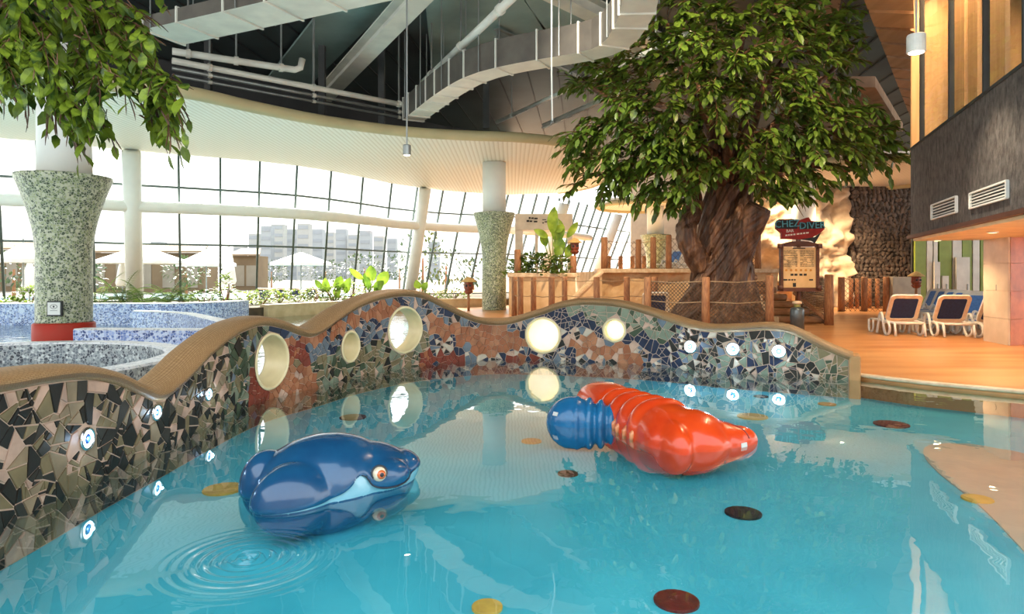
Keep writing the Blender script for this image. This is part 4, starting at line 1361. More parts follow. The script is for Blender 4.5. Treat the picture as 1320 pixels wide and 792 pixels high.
# ventilation grilles
def px_to_face(px, py):
    d = Vector(((px - 660) / FOC, 1, (HZ - py) / FOC)); o = Vector((0, 0, EYE))
    t = (Vector((A0.x, A0.y, 0)) - o).dot(fn) / d.dot(fn)
    p = o + d * t
    return (p - Vector((A0.x, A0.y, 0))).dot(fd), p.z
for (xa, xb, ya, yb), lb in [((1203, 1235, 263, 283), 'smaller white louvred grille in the dark wall, over the loungers'), ((1253, 1301, 246, 269), 'larger white louvred grille in the dark wall, over the tiled pier')]:
    a0, z0 = px_to_face(xa, yb); a1, z1_ = px_to_face(xb, ya)
    _, z1b = px_to_face(xa, yb - (283 - 265 if xa < 1240 else 19))
    t = thing('vent_grille', FP(a0, z0), lb, 'grille', 'louvred grilles')
    h0 = z1b - z0
    fr = MB()
    for zz in (z0, z0 + h0): fr.beam(FP(a0, zz, 0.03), FP(a1, zz, 0.03), 0.05, 0.032)
    for aa in (a0, a1): fr.beam(FP(aa, z0, 0.03), FP(aa, z0 + h0, 0.03), 0.05, 0.05, up=fn)
    fr.build('grille_frame', M['white_paint'], t)
    MB().slab([FP(a0, z0, .004), FP(a1, z0, .004), FP(a1, z0 + h0, .004), FP(a0, z0 + h0, .004)], fn * 0.006).build('grille_back', M['steel_dark'], t)
    for k in range(1, 5):
        zz = z0 + h0 * k / 5
        MB().beam(FP(a0, zz, 0.025), FP(a1, zz, 0.02), 0.02, 0.02).build('slat', M['white_paint'], t)
# gallery glass with the timber room behind it
zg2 = zt_ + 4.6
window_2 = thing('window_2', FP(0, zt_), 'x', 'x'); del window_2['label']; del window_2['category']; window_2['kind'] = 'structure'
mull = [px_to_face(x, 150)[0] for x in (1185, 1222, 1266)] + [LEN]
dd = mull[2] - mull[1]
mull = [mull[0], mull[1], mull[2], mull[2] + dd * 0.85, mull[2] + dd * 1.6, LEN]
for a in mull: MB().beam(FP(a, zt_, -0.06), FP(a, zg2, -0.06), 0.07, 0.1, up=fn).build('mullion', M['steel_dark'], window_2)
for a, b_ in zip(mull, mull[1:]): MB().add([FP(a, zt_, -0.05), FP(b_, zt_, -0.05), FP(b_, zg2, -0.05), FP(a, zg2, -0.05)], [(0, 1, 2, 3)]).build('pane', M['pane'], window_2)
MB().beam(FP(0, zt_ + 0.03, -0.05), FP(LEN, zt_ + 0.03, -0.05), 0.14, 0.06).build('sill', M['steel_dark'], window_2)
M['timber'] = mat('timber', (0.62, 0.36, 0.16), (0.52, 0.28, 0.11), 1.5, 0.45, stretch=(6, 6, 0.5))
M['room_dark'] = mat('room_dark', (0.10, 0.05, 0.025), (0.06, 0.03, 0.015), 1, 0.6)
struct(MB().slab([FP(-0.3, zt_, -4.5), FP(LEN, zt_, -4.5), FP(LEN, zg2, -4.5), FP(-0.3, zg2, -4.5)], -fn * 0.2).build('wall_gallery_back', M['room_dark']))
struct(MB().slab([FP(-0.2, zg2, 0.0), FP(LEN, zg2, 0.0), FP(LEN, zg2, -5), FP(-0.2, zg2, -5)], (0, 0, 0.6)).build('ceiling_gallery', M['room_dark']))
struct(MB().slab([FP(-0.3, zt_, -0.05), FP(-0.3, zt_, -4.7), FP(-0.3, zg2, -4.7), FP(-0.3, zg2, -0.05)], fd * 0.1).build('wall_gallery_end', M['timber']))
for k, (xa, xb, lb) in enumerate([(1187, 1205, 'tall timber screen panel behind the end pane of the upper gallery'), (1209, 1219, 'narrow timber screen panel behind the upper gallery glass'),
                                  (1226, 1249, 'broad timber screen panel behind the middle pane of the upper gallery'), (1268, 1295, 'broad timber screen panel high over the larger louvred grille'),
                                  (1301, 1330, 'timber screen panel at the near end of the upper gallery')]):
    a0, a1 = px_to_face(xa, 150)[0], px_to_face(xb, 150)[0]
    sh = 0.25
    o = MB().slab([FP(a0 + sh, zt_ + .03, -0.5), FP(a1 + sh, zt_ + .03, -0.5), FP(a1 + sh, zg2 - .03, -0.5), FP(a0 + sh, zg2 - .03, -0.5)], -fn * 0.08).build('timber_screen', M['timber'])
    tag(o, lb, 'panel', 'timber screens in the gallery')
for k in range(3):     # warm lamps the gallery has
    p = FP(1.0 + k * 2.2, zg2 - 0.1, -0.22)
    t = thing('gallery_downlight', p, ['warm gallery downlight over the end pane', 'warm gallery downlight over the middle panes', 'warm gallery downlight toward the frame edge'][k], 'lamp')
    MB().lathe([(0.07, -0.06), (0.08, 0.1)], p, 16).build('housing', M['steel_dark'], t)
    MB().lathe([(0.055, -0.065), (0.02, -0.066)], p, 16).build('lamp_face', M['lamp_glow'], t)
    ld = bpy.data.lights.new('gallery_light', 'SPOT'); ld.energy = 420; ld.color = (1, .72, .42); ld.spot_size = radians(150); ld.spot_blend = 0.7; ld.shadow_soft_size = 0.1
    lo = bpy.data.objects.new('gallery_light', ld); COL.objects.link(lo); lo.parent = t; lo.location = (0, 0, -0.09)

# tiled pier under the canopy
M['tile_beige'] = mat('tile_beige', (0.70, 0.60, 0.48), (0.58, 0.49, 0.38), 2.5, 0.4)
M['tile_orange'] = mat('tile_orange', (0.58, 0.20, 0.08), (0.42, 0.13, 0.05), 3.5, 0.4)
pa = G(1270, 439.5, 0.08); pb = G(1302.5, 446, 0.08)
pd_ = (pb - pa); pw = pd_.length; pd_.normalize(); pn = Vector((pd_.y, -pd_.x, 0))
if pn.y > 0: pn = -pn
zc = zb - 0.12
pc_ = pb + Vector((0.75, 0.35, 0)) * 2.2
pier = thing('tiled_pier', pa, 'square pier of big beige stone tiles with an orange tiled flank under the canopy', 'pier', kind='thing')
MB().prism([(pa.x + .02, pa.y + .03), (pb.x - .0, pb.y + .03), (pc_.x, pc_.y + .03), (pc_.x, pc_.y + 1.1), (pa.x + .95, pa.y + 1.1)], 0.05, zc).build('core', M['grout'], pier)
levels = [0.08]
for y in (410, 375, 340): levels.append(EYE - (y - HZ) / FOC * (pa.y + pb.y) / 2)
levels.append(zc)
for a, b_ in zip(levels, levels[1:]):
    MB().slab([pa + Vector((0, 0, a - pa.z + .006)), pb + Vector((-.005, 0, a - pa.z + .006)), pb + Vector((-.005, 0, b_ - pa.z - .006)), pa + Vector((0, 0, b_ - pa.z - .006))], -pn * 0.04).build('tile', M['tile_beige'], pier, bevel=0.004)
    d2 = (pc_ - pb); n2 = d2.length; d2.normalize()
    for k in range(3):
        q0, q1 = pb + d2 * (n2 * k / 3 + .006), pb + d2 * (n2 * (k + 1) / 3 - .006)
        MB().slab([q0 + Vector((0, 0, a - pa.z + .006)), q1 + Vector((0, 0, a - pa.z + .006)), q1 + Vector((0, 0, b_ - pa.z - .006)), q0 + Vector((0, 0, b_ - pa.z - .006))], Vector((-d2.y, d2.x, 0)) * 0.04).build('tile', M['tile_orange'], pier, label='orange tile', bevel=0.004)
sw = P(1287, 371, (pa.y + pb.y) / 2 - 0.04)
MB().box(sw, (0.05, 0.02, 0.07)).build('socket_plate', M['metal_grey'], pier)
# canopy downlights: they make the warm pool of light on the deck
for k, (a, off) in enumerate([(0.4, -0.5), (3.6, -0.7), (6.6, -0.7), (0.9, -4.4), (2.6, -6.0)]):
    p = FP(a, zb - 0.13, off)
    t = thing('canopy_downlight', p, ['recessed warm downlight at the far canopy corner', 'recessed warm downlight in the canopy over the loungers', 'recessed warm downlight in the canopy by the tiled pier',
              'recessed warm downlight deep under the canopy toward the changing doors', 'recessed warm downlight deep under the canopy behind the pier'][k], 'lamp', 'canopy downlights')
    MB().lathe([(0.10, 0.02), (0.10, -0.012), (0.075, -0.015)], p, 18, cap=False).build('trim_ring', M['white_paint'], t)
    MB().lathe([(0.074, -0.006), (0.01, -0.008)], p, 18).build('lamp_face', M['lamp_glow'], t)
    ld = bpy.data.lights.new('canopy_light', 'SPOT'); ld.energy = 120; ld.color = (1, .68, .36); ld.spot_size = radians(140); ld.spot_blend = 0.8; ld.shadow_soft_size = 0.08
    lo = bpy.data.objects.new('canopy_light', ld); COL.objects.link(lo); lo.parent = t; lo.location = (0, 0, -0.05)

# changing-room front: green and white panels and doors
YP = 31.0
def panel_x(px): return (px - 660) / FOC * YP
front = thing('changing_room_front', (panel_x(1187), YP, 0.08), 'green and white panelled changing room front behind the loungers', 'partition', kind='thing')
M['green_panel'] = mat('green_panel', (0.26, 0.34, 0.045), (0.21, 0.28, 0.035), 2, 0.45)
M['white_panel'] = mat('white_panel', (0.78, 0.76, 0.68), None, 2, 0.4)
segs = [(1180, 1195, 'green_panel'), (1195, 1203.5, 'white_panel'), (1204, 1210, 'white_panel'), (1211, 1228, 'green_panel'), (1228.5, 1241, 'white_panel'), (1241, 1254, 'green_panel'), (1254.5, 1264, 'white_panel'), (1264.5, 1271, 'green_panel'), (1271, 1340, 'white_panel')]
for a, b_, m in segs:
    MB().box(((panel_x(a) + panel_x(b_)) / 2, YP + 0.1, 2.1), ((panel_x(b_) - panel_x(a)) / 2 - 0.02, 0.06, 2.02)).build('panel', M[m], front, label='lime green panel' if m[0] == 'g' else 'white panel')
for a, b_, y0 in [(1202, 1209, 340), (1212, 1220, 358), (1230, 1247, 334)]:
    hgt = EYE - (y0 - HZ) / FOC * YP
    dr = MB().box(((panel_x(a) + panel_x(b_)) / 2, YP - 0.12, 0.08 + hgt / 2), ((panel_x(b_) - panel_x(a)) / 2, 0.05, hgt / 2)).build('door_leaf', M['white_panel'], front)
    MB().box((panel_x(b_) - 0.12, YP - 0.19, 1.15), (0.02, 0.03, 0.14)).build('handle', M['metal_grey'], dr)
MB().box((panel_x(1260), YP + 0.3, 2.1), (panel_x(1340) - panel_x(1260), 0.05, 2.02)).build('backing', M['steel_dark'], front)

# pebble-clad wall and pale rock face beyond the fence
YR = 34.0
wp = struct(MB().box(((1180 - 660) / FOC * YR, YR + 0.5, 3.6), (3.2, 0.3, 3.6)).build('wall_pebble', mat('pebble_joint', (0.05, 0.038, 0.03), None, 3, 0.9)))
peb = MB(); rg = random.Random(5)
x0, x1 = (1100 - 660) / FOC * YR, (1192 - 660) / FOC * YR
zz = 0.2
ico_v = [(0, 0, 1), (0.89, 0, .45), (.28, .85, .45), (-.72, .53, .45), (-.72, -.53, .45), (.28, -.85, .45), (.72, .53, -.45), (-.28, .85, -.45), (-.89, 0, -.45), (-.28, -.85, -.45), (.72, -.53, -.45), (0, 0, -1)]
ico_f = [(0,1,2),(0,2,3),(0,3,4),(0,4,5),(0,5,1),(1,6,2),(2,7,3),(3,8,4),(4,9,5),(5,10,1),(6,7,2),(7,8,3),(8,9,4),(9,10,5),(10,6,1),(11,7,6),(11,8,7),(11,9,8),(11,10,9),(11,6,10)]
while zz < 7.1:
    xx = x0 + rg.uniform(0, .15)
    while xx < x1:
        a, b_ = rg.uniform(.09, .18), rg.uniform(.08, .15)
        R = Matrix.Rotation(rg.uniform(0, pi), 3, 'Y')
        peb.add([Vector((xx, YR + 0.2, zz + rg.uniform(-.09, .09))) + R @ Vector((v[0] * a, v[1] * .1, v[2] * b_)) for v in ico_v], ico_f)
        xx += a + rg.uniform(.06, .12)
    zz += 0.2
peb.build('pebbles', M['rock_dark'], wp, kind='stuff')
M['bound'] = M['rock_tan']
# rock face as a deeply folded sheet with thickness
def rock_face(name, x0, x1, y, z0, z1, seed, label, m, amp=0.7):
    mb = MB(); nx, nz = int((x1 - x0) / 0.16), int((z1 - z0) / 0.16)
    for j in range(nz + 1):
        for i in range(nx + 1):
            x, z = lerp(x0, x1, i / nx), lerp(z0, z1, j / nz)
            q = Vector((x * .55 + seed, z * .55, seed))
            d = noise.fractal(q, 0.7, 2.1, 6) * amp * 1.2 + (min(.22, abs(noise.noise(q * 1.7 + Vector((9, 3, 1))))) - .22) * amp * 2.2
            cell = noise.cell(Vector((x * .8 + .5 * noise.noise(q), z * .6, seed)))
            mb.v.append(Vector((x, y - d - cell * 0.3, z)))
    for j in range(nz):
        for i in range(nx):
            a = j * (nx + 1) + i
            mb.f.append((a, a + 1, a + nx + 2, a + nx + 1)); mb.mi.append(0)
    o_ = len(mb.v)
    mb.v += [Vector((x0, y + 1.2, z0)), Vector((x1, y + 1.2, z0)), Vector((x1, y + 1.2, z1)), Vector((x0, y + 1.2, z1))]
    mb.f += [(o_, o_ + 3, o_ + 2, o_ + 1), tuple(range(nz * (nx+1), nz * (nx+1) + nx + 1)) + (o_ + 2, o_ + 3), tuple(range(nx, (nz+1)*(nx+1), nx + 1))[::-1] + (o_ + 2, o_ + 1)]; mb.mi += [0, 0, 0]
    return tag(mb.build(name, m, smooth=True), label, 'rock', kind='thing')
rock_face('cliff', (975 - 660) / FOC * 33.5, (1101 - 660) / FOC * 33.5, 33.8, 0.0, 6.2, 3.3, 'tall pale folded rock face behind the menu board', M['rock_pale'], 0.8)
tag(MB().box(((1170 - 660) / FOC * 29, 29.3, 0.85), (0.62, 0.25, 0.78)).build('pale_cabinet', mat('cab', (0.42, 0.38, 0.29), None, 3, 0.5), bevel=0.02), 'plain pale cabinet standing against the pebble wall', 'cabinet', kind='thing')

# warm uplights at the foot of the rock face and downlights under the white disc
for k, (px, Y, z, tgt, e_, lb) in enumerate([(1018, 31.9, 6.2, (1040, 360, 33), 900, 'warm downlight under the broad disc canopy before the rock face'), (1085, 31.0, 6.2, (1100, 380, 32), 1000, 'warm downlight under the broad disc canopy toward the pebble wall'), (835, 40.0, 6.1, (820, 360, 38), 900, 'warm downlight under the small disc canopy'), (770, 24.0, 6.9, (760, 380, 26), 900, 'warm downlight at the rounded end of the white soffit')]):
    p = Vector(((px - 660) / FOC * Y, Y, z)); t = thing('ceiling_downlight', p, lb, 'lamp', 'warm ceiling downlights')
    MB().lathe([(.12, .08), (.12, -.03), (.09, -.035)], p, 18).build('housing', M['white_paint'], t)
    MB().lathe([(.085, -.036), (.01, -.037)], p, 18).build('lamp_face', M['lamp_glow'], t)
    ld = bpy.data.lights.new('downlight', 'SPOT'); ld.energy = e_; ld.color = (1, .74, .45); ld.spot_size = radians(120); ld.spot_blend = .8; ld.shadow_soft_size = .1
    lo = bpy.data.objects.new('downlight', ld); COL.objects.link(lo); lo.parent = t; lo.location = (0, 0, -.08)
    lo.rotation_euler = (P(*tgt) - p).normalized().to_track_quat('-Z', 'Y').to_euler()

# ================================================================== TERRACE, RAMP, STEPS
terr = thing('rock_terrace', (3.0, 28, 0.08), 'tan rock terrace with a flat top behind the twisted tree', 'terrace', kind='thing')
YT = 29.0
def tx(px, Y=YT): return (px - 660) / FOC * Y
ztr = EYE - (350 - HZ) / FOC * YT
mb = MB()
nx, nz = 70, 14
for (ax_, bx_, zt2) in [(tx(770), tx(1002), ztr)]:
    o_ = len(mb.v)
    for j in range(nz + 1):
        for i in range(nx + 1):
            x, z = lerp(ax_, bx_, i / nx), lerp(0.05, zt2, j / nz)
            d = noise.fractal(Vector((x * .8, z * .8, 2)), 1, 2, 4) * 0.28
            mb.v.append(Vector((x, YT - d, z)))
    for j in range(nz):
        for i in range(nx):
            a = o_ + j * (nx + 1) + i
            mb.f.append((a, a + 1, a + nx + 2, a + nx + 1)); mb.mi.append(0)
    mb.box(((ax_ + bx_) / 2, YT + 7.6, zt2 / 2), ((bx_ - ax_) / 2, 7.3, zt2 / 2))
mb.build('rock_base', M['rock_tan'], terr)
MB().box(((tx(768) + tx(1002)) / 2, YT + 0.1, ztr + 0.02), ((tx(1002) - tx(768)) / 2, 0.45, 0.09)).build('ledge', M['deck_edge'], terr, bevel=0.03, label='pale smooth ledge')
# planter at its end and sloping ramp cheek
pz = EYE - (353 - HZ) / FOC * 27.5
plt = thing('rock_planter', (tx(700, 27.5), 28.5, 0.08), 'tan walled raised planter holding the big-leaved plants', 'planter', kind='thing')
MB().box(((tx(656, 27.5) + tx(742, 27.5)) / 2, 28.6, (pz - .12) / 2), ((tx(742, 27.5) - tx(656, 27.5)) / 2, 1.05, (pz - .12) / 2)).build('planter_body', M['rock_tan'], plt)
MB().box(((tx(654, 27.5) + tx(744, 27.5)) / 2, 27.6, pz - 0.06), ((tx(744, 27.5) - tx(654, 27.5)) / 2, 0.16, 0.09)).build('planter_rim', M['deck_edge'], plt, bevel=0.03)
rampo = thing('ramp_cheek', (tx(750, 28), 28, 0.08), 'sloping pale cheek of the ramp up to the terrace', 'ramp', kind='thing')
r0, r1 = P(722, 402, 26.5), P(776, 350, 27.1)
MB().slab([r0, r1, Vector((r1.x, r1.y, 0.06)), Vector((r0.x + .1, r0.y, 0.06))], (0, 0.28, 0)).build('cheek', M['rock_tan'], rampo)
MB().beam(r0 + Vector((0, 0.12, 0)), r1 + Vector((0, 0.12, 0)), 0.34, 0.14).build('cheek_cap', M['deck_edge'], rampo, bevel=0.03)
# log steps by the sign
st = thing('log_steps', G(1030, 420, 0.08), 'flight of rounded timber steps climbing behind the menu board', 'steps', kind='thing')
M['step_wood'] = mat('step_wood', (0.52, 0.27, 0.12), (0.38, 0.17, 0.07), 4, 0.6, bmp=0.3, stretch=(1, 5, 5))
for k in range(7):
    Y = 22.2 + k * 0.55
    za = 0.08 + k * 0.235
    xl, xr = (1004 - 660) / FOC * 22.2 + k * .03, (1057 - 660) / FOC * 22.2 - k * 0.16
    MB().tube([Vector((xl, Y, za + 0.12)), Vector(((xl + xr) / 2, Y - .05, za + 0.12)), Vector((xr, Y, za + 0.12))], 0.13, 10).build('log_riser', M['step_wood'], st, smooth=True)
    MB().box(((xl + xr) / 2, Y + 0.35, (za + 0.2) / 2), ((xr - xl) / 2, 0.34, (za + 0.2) / 2)).build('tread', M['deck_edge'], st)
# ================================================================== FENCES OF LOG POSTS
def fence(label, posts, r, net=True, ropes=(0.92, 0.55), zb=0.08, group='log post fences', step=0.16):
    """posts: (px, y_top, depth). Each post its own part, ropes and net between neighbours"""
    b0 = P(posts[0][0], 400, posts[0][2]); b0.z = zb
    t = thing('log_fence', b0, label, 'fence', group)
    ps = []
    for px, yt, Y in posts:
        top = P(px, yt, Y); base = Vector((top.x, top.y, zb))
        k = r * random.uniform(.92, 1.08)
        MB().tube([base, base.lerp(top, .5) + Vector((random.uniform(-.01, .01), 0, 0)), top - Vector((0, 0, .03)), top], [k, k * .97, k * .95, k * .75], 12).build('post', M['log'], t, smooth=True)
        ps.append((base, top))
    for (b1, t1), (b2, t2) in zip(ps, ps[1:]):
        for f in ropes:
            a, c = b1.lerp(t1, f), b2.lerp(t2, f)
            m = (a + c) / 2 - Vector((0, 0, 0.03 * (c - a).length))
            MB().tube([a, m, c], 0.016, 6).build('rope', M['rope'], t, smooth=True)
        if net:
            mb = MB()
            L = (b2 - b1).length; hgt = (t1 - b1).length * ropes[0]
            u = (b2 - b1).normalized()
            n = int((L + hgt) / step)
            for sgn in (1, -1):
                for k in range(n + 1):
                    s0 = k * step
                    a0, a1 = (s0, 0.0), (s0 - hgt, hgt)
                    if a1[0] < 0: a1 = (0, s0)
                    if a0[0] > L: a0 = (L, s0 - L)
                    if a0[1] >= a1[1]: continue
                    f = (lambda q: q) if sgn > 0 else (lambda q: (L - q[0], q[1]))
                    q0, q1 = f(a0), f(a1)
                    mb.tube([b1 + u * q0[0] + Vector((0, 0, q0[1])), b1 + u * q1[0] + Vector((0, 0, q1[1]))], 0.010, 3, cap=False)
            mb.build('net', M['net_wire'], t, kind='stuff')
    return t
fence('log post and net fence wrapped before the twisted tree trunk', [(835, 357, 19.6), (910, 357, 18.6), (992, 355, 18.4)], 0.115, step=0.11)
fence('row of log posts with sagging ropes before the raised rock planter', [(663, 357, 25), (671, 357, 24.2), (688, 357.5, 24.8), (711, 357, 23.6), (728, 357, 24.8), (769, 357, 23.4), (808, 357, 24.2), (844, 357, 24.4)], 0.115, net=False)
fence('tall log posts with net along the top of the rock terrace', [(779, 306, 28.9), (823, 309, 29.3), (842, 306, 28.9), (862, 303, 28.9), (902, 303, 29.3), (977, 303, 29.3)], 0.14, net=True, zb=ztr, ropes=(0.9, 0.1), step=0.3)
fence('log fence at the back of the terrace beyond the taller posts', [(785, 330, 38), (800, 330, 38), (815, 330, 38), (830, 330, 38)], 0.13, net=False, zb=ztr)
fence('log post and net fence below the pebble wall', [(1084.5, 357, 29.6), (1114, 357, 29.6), (1142.5, 357, 29.4), (1163, 357, 29.4), (1170, 357, 29.8)], 0.14, ropes=(0.95, 0.1), step=0.22)
fence('thin log fence standing behind the net fence below the pebble wall', [(1097, 359, 32), (1105, 359, 32), (1121, 359, 32), (1131, 359, 32), (1149, 359, 32)], 0.10, net=False)
t = fence('stair rail with a log newel post and dark net beside the timber steps', [(1068.5, 354, 21.4), (1030, 340, 25.6)], 0.14, net=True, step=0.12)
MB().tube([P(1024, 378, 23.4), P(1072, 418, 21.3)], 0.07, 10).build('handrail', M['log'], t, smooth=True)
t = fence('short log post fence around the planter rim by the big leaves', [(667, 322, 27.8), (739, 330, 27.6)], 0.14, net=False, zb=pz - .02, ropes=(0.75,))

# ================================================================== SIGNS
M['sign_red'] = mat('sign_red', (0.34, 0.018, 0.012), (0.24, 0.012, 0.008), 6, 0.4)
M['sign_teal'] = mat('sign_teal', (0.10, 0.36, 0.44), (0.06, 0.25, 0.32), 6, 0.4)
M['sign_ink'] = mat('sign_ink', (0.015, 0.018, 0.02), None, 6, 0.5)
M['letter_pale'] = mat('letter_pale', (0.85, 0.78, 0.66), None, 6, 0.5)
M['menu_wood'] = mat('menu_wood', (0.13, 0.045, 0.025), (0.08, 0.028, 0.015), 6, 0.45, stretch=(1, 1, 5))
M['menu_paper'] = mat('menu_paper', (0.70, 0.47, 0.23), (0.62, 0.39, 0.17), 3, 0.6)
YS = 20.3
board = thing('menu_board', Vector(((1031 - 660) / FOC * YS, YS, 0.08)), 'brown framed menu board on a post under the red sign', 'sign')
def S(px, py, d=0): return P(px, py, YS) + Vector((0, -d, 0))
bx0, bx1 = 1005.5, 1055.5
MB().tube([S(1031, 400) + Vector((0, .08, -.8)), S(1031, 306) + Vector((0, .08, 0))], 0.06, 10).build('post', M['menu_wood'], board, smooth=True)
MB().slab([S(1008, 372), S(1053, 372), S(1053, 319), S(1008, 319)], (0, 0.07, 0)).build('paper', M['menu_paper'], board, label='tan printed menu sheet')
fr = MB()
fr.slab([S(1003, 376, .05), S(1058, 376, .05), S(1056, 371, .05), S(1005, 371, .05)], (0, .15, 0))
fr.slab([S(1003, 318, .05), S(1058, 318, .05), S(1052, 314, .05), S(1041, 311.5, .05), S(1031, 311, .05), S(1020, 311.5, .05), S(1009, 314, .05)], (0, .15, 0))
fr.slab([S(1005.5, 372, .05), S(1009, 372, .05), S(1009, 318, .05), S(1005.5, 318, .05)], (0, .13, 0))
fr.slab([S(1051.5, 372, .05), S(1055.5, 372, .05), S(1055.5, 318, .05), S(1051.5, 318, .05)], (0, .13, 0))
fr.build('frame', M['menu_wood'], board)
for y in (317.5, 371): 
    for x in (1005, 1055): MB().tube([S(x, y - 3, .06), S(x, y + 3, .06)], 0.09, 10).build('frame_knob', M['menu_wood'], board, smooth=True)
ink = MB(); rgs = random.Random(3)
def dash(x0, x1, y, h_): ink.slab([S(x0, y + h_, .008), S(x1, y + h_, .008), S(x1, y, .008), S(x0, y, .008)], (0, .01, 0))
dash(1022, 1038, 319.5, 1.4)
for col in (1010.5, 1031.5):
    for y in [323 + 1.55 * i for i in range(14)]:
        x = col
        while x < col + 16.5:
            w_ = rgs.uniform(1.5, 4.5)
            if rgs.random() < .8: dash(x, min(x + w_, col + 17.5), y, 0.5)
            x += w_ + .7
for x in (1019, 1024, 1030.5, 1036): dash(x, x + 3.8, 353, 2.6)
for x, w_ in ((1010, 5), (1016, 3), (1020, 2.4), (1023.5, 2), (1043, 5)): dash(x, x + w_, 360, 1.9)
dash(1022, 1026, 365, 5)
ink.build('menu_print', M['sign_ink'], board, kind='stuff')
pic = MB()
for i in range(6):
    x = 1012 + i * 6.3
    pic.sphere(S(x + 1.5, 348.5, .004), (0.04, 0.006, 0.035), 10, 6)
pic.build('menu_pictures', M['dot_orange'], board, kind='stuff')

sg = thing('hanging_sign', S(1031, 309), 'red shaped bar sign with teal letters on top of the menu board', 'sign')
def Q(x, y, d=0.0): return P(990 + x / 15.714, 270 + y / 15.714, YS - 0.05) + Vector((0, -d, 0))
shape = [(165, 265), (230, 205), (500, 200), (600, 235), (820, 165), (870, 235), (1130, 255), (1142, 400), (1060, 480), (900, 570), (640, 605), (270, 600), (270, 480), (165, 390)]
MB().slab([Q(*p) for p in shape], (0, 0.1, 0)).build('panel', M['sign_red'], sg, bevel=0.01)
MB().slab([Q(640, 600), Q(960, 560), Q(1075, 480), Q(960, 680), Q(900, 640)], (0, 0.08, 0)).build('lower_fin', M['sign_ink'], sg)
MB().tube([Q(620, 590) + Vector((0, .06, 0)), Q(620, 680) + Vector((0, .06, 0))], 0.06, 8).build('sign_peg', M['menu_wood'], sg)
def letters(txt, x, y, size, tilt, m, d, name, back=None):
    R = Matrix.Rotation(tilt, 3, 'Y') @ FACE_CAM
    if back is not None:
        o = text_mb(txt, size, R, Q(x, y, d - 0.012), 0.006)
        c = Q(x, y, d - 0.012)
        bb = MB(); bb.v = [c + Vector(((v - c).x * 1.03, (v - c).y, (v - c).z * 1.12)) for v in o.v]; bb.f, bb.mi = o.f, o.mi
    return text_mb(txt, size, R, Q(x, y, d), 0.008).build(name, m, sg)
for (xc, yc, w_, h_, tl) in [(380, 300, 430, 190, 0.0), (880, 330, 500, 150, 0.05)]:
    MB().slab([Q(xc - w_/2, yc + h_/2, .012), Q(xc + w_/2, yc + h_/2 - tl * 400, .012), Q(xc + w_/2, yc - h_/2 - tl * 200, .012), Q(xc - w_/2, yc - h_/2 + 20, .012)], (0, 0.012, 0)).build('letter_ground', M['sign_ink'], sg, label='dark ground behind the big letters')
letters('CHEZ', 380, 300, 0.30, -0.06, M['sign_teal'], 0.03, 'big_letters')
letters('DIVER', 890, 330, 0.30, -0.05, M['sign_teal'], 0.03, 'big_letters')
letters('BAR', 440, 440, 0.13, -0.05, M['letter_pale'], 0.02, 'small_letters')
dd2 = MB()
for x, w_ in ((350, 40), (405, 30), (450, 40), (510, 40), (580, 50), (650, 40), (710, 40), (770, 50)):
    dd2.slab([Q(x, 545 - (x - 350) * .12, .016), Q(x + w_, 545 - (x + w_ - 350) * .12, .016), Q(x + w_, 515 - (x + w_ - 350) * .12, .016), Q(x, 515 - (x - 350) * .12, .016)], (0, .012, 0))
dd2.build('small_print', M['letter_pale'], sg, kind='stuff')

# bollard lamp in front of the steps
t = thing('bollard', G(1027.5, 428, 0.08), 'grey-blue bollard lamp with a yellow-banded cap before the timber steps', 'bollard')
M['bollard'] = mat('bollard', (0.16, 0.20, 0.22), (0.10, 0.13, 0.15), 4, 0.3, metal=0.5)
bz = t.location
MB().lathe([(0.19, 0), (0.19, .62), (0.17, .68), (0.09, .71)], bz, 24).build('body', M['bollard'], t, smooth=True)
MB().lathe([(0.09, .70), (0.085, .82)], bz, 20).build('neck', mat('neck', (0.45, 0.42, 0.12), None, 3, .4), t, smooth=True, label='yellowish neck band')
MB().lathe([(0.13, .80), (0.13, .86), (0.05, .89)], bz, 20).build('cap', M['tan_plastic'], t, smooth=True)

# carved lantern posts
M['lantern_red'] = mat('lantern_red', (0.30, 0.06, 0.025), (0.14, 0.03, 0.015), 14, 0.5, bmp=0.5, bscale=20)
M['straw'] = mat('straw', (0.66, 0.44, 0.18), (0.5, 0.32, 0.12), 20, 0.8)
def lantern(px, ytop, ybot_body, Y, zb, label, sc=1.0):
    c = P(px, ytop, Y); base = Vector((c.x, c.y, zb)); t = thing('carved_lantern', base, label, 'lantern', 'carved lantern posts')
    H_ = c.z - zb
    MB().tube([base, base + Vector((0, 0, H_ - 0.6 * sc))], 0.06 * sc, 10).build('post', M['log'], t, smooth=True)
    MB().lathe([(0.12 * sc, H_ - .78 * sc), (0.22 * sc, H_ - .66 * sc), (0.17 * sc, H_ - .60 * sc), (0.22 * sc, H_ - .5 * sc), (0.2 * sc, H_ - .3 * sc), (0.24 * sc, H_ - .2 * sc)], base, 8).build('carved_head', M['lantern_red'], t)
    for a in (-.7, .7): MB().sphere(base + Vector((a * .12 * sc, -.2 * sc, H_ - .4 * sc)), (.05 * sc, .03 * sc, .05 * sc), 8, 6).build('eye_hole', M['sign_ink'], t)
    MB().lathe([(0.36 * sc, H_ - .24 * sc), (0.34 * sc, H_ - .2 * sc), (0.14 * sc, H_ - .05 * sc), (0.03 * sc, H_)], base, 14).build('straw_hat', M['straw'], t, smooth=True)
lantern(1181, 350, 376, 27.5, 0.08, 'carved red-brown lantern post with a straw hat by the loungers', 0.9)
lantern(604, 357, 382, 30.0, 0.08, 'carved lantern post with a straw hat beside the slim green column', 1.0)
lantern(741, 307, 330, 28.6, pz - .05, 'carved lantern post with a straw hat above the raised rock planter', 0.9)

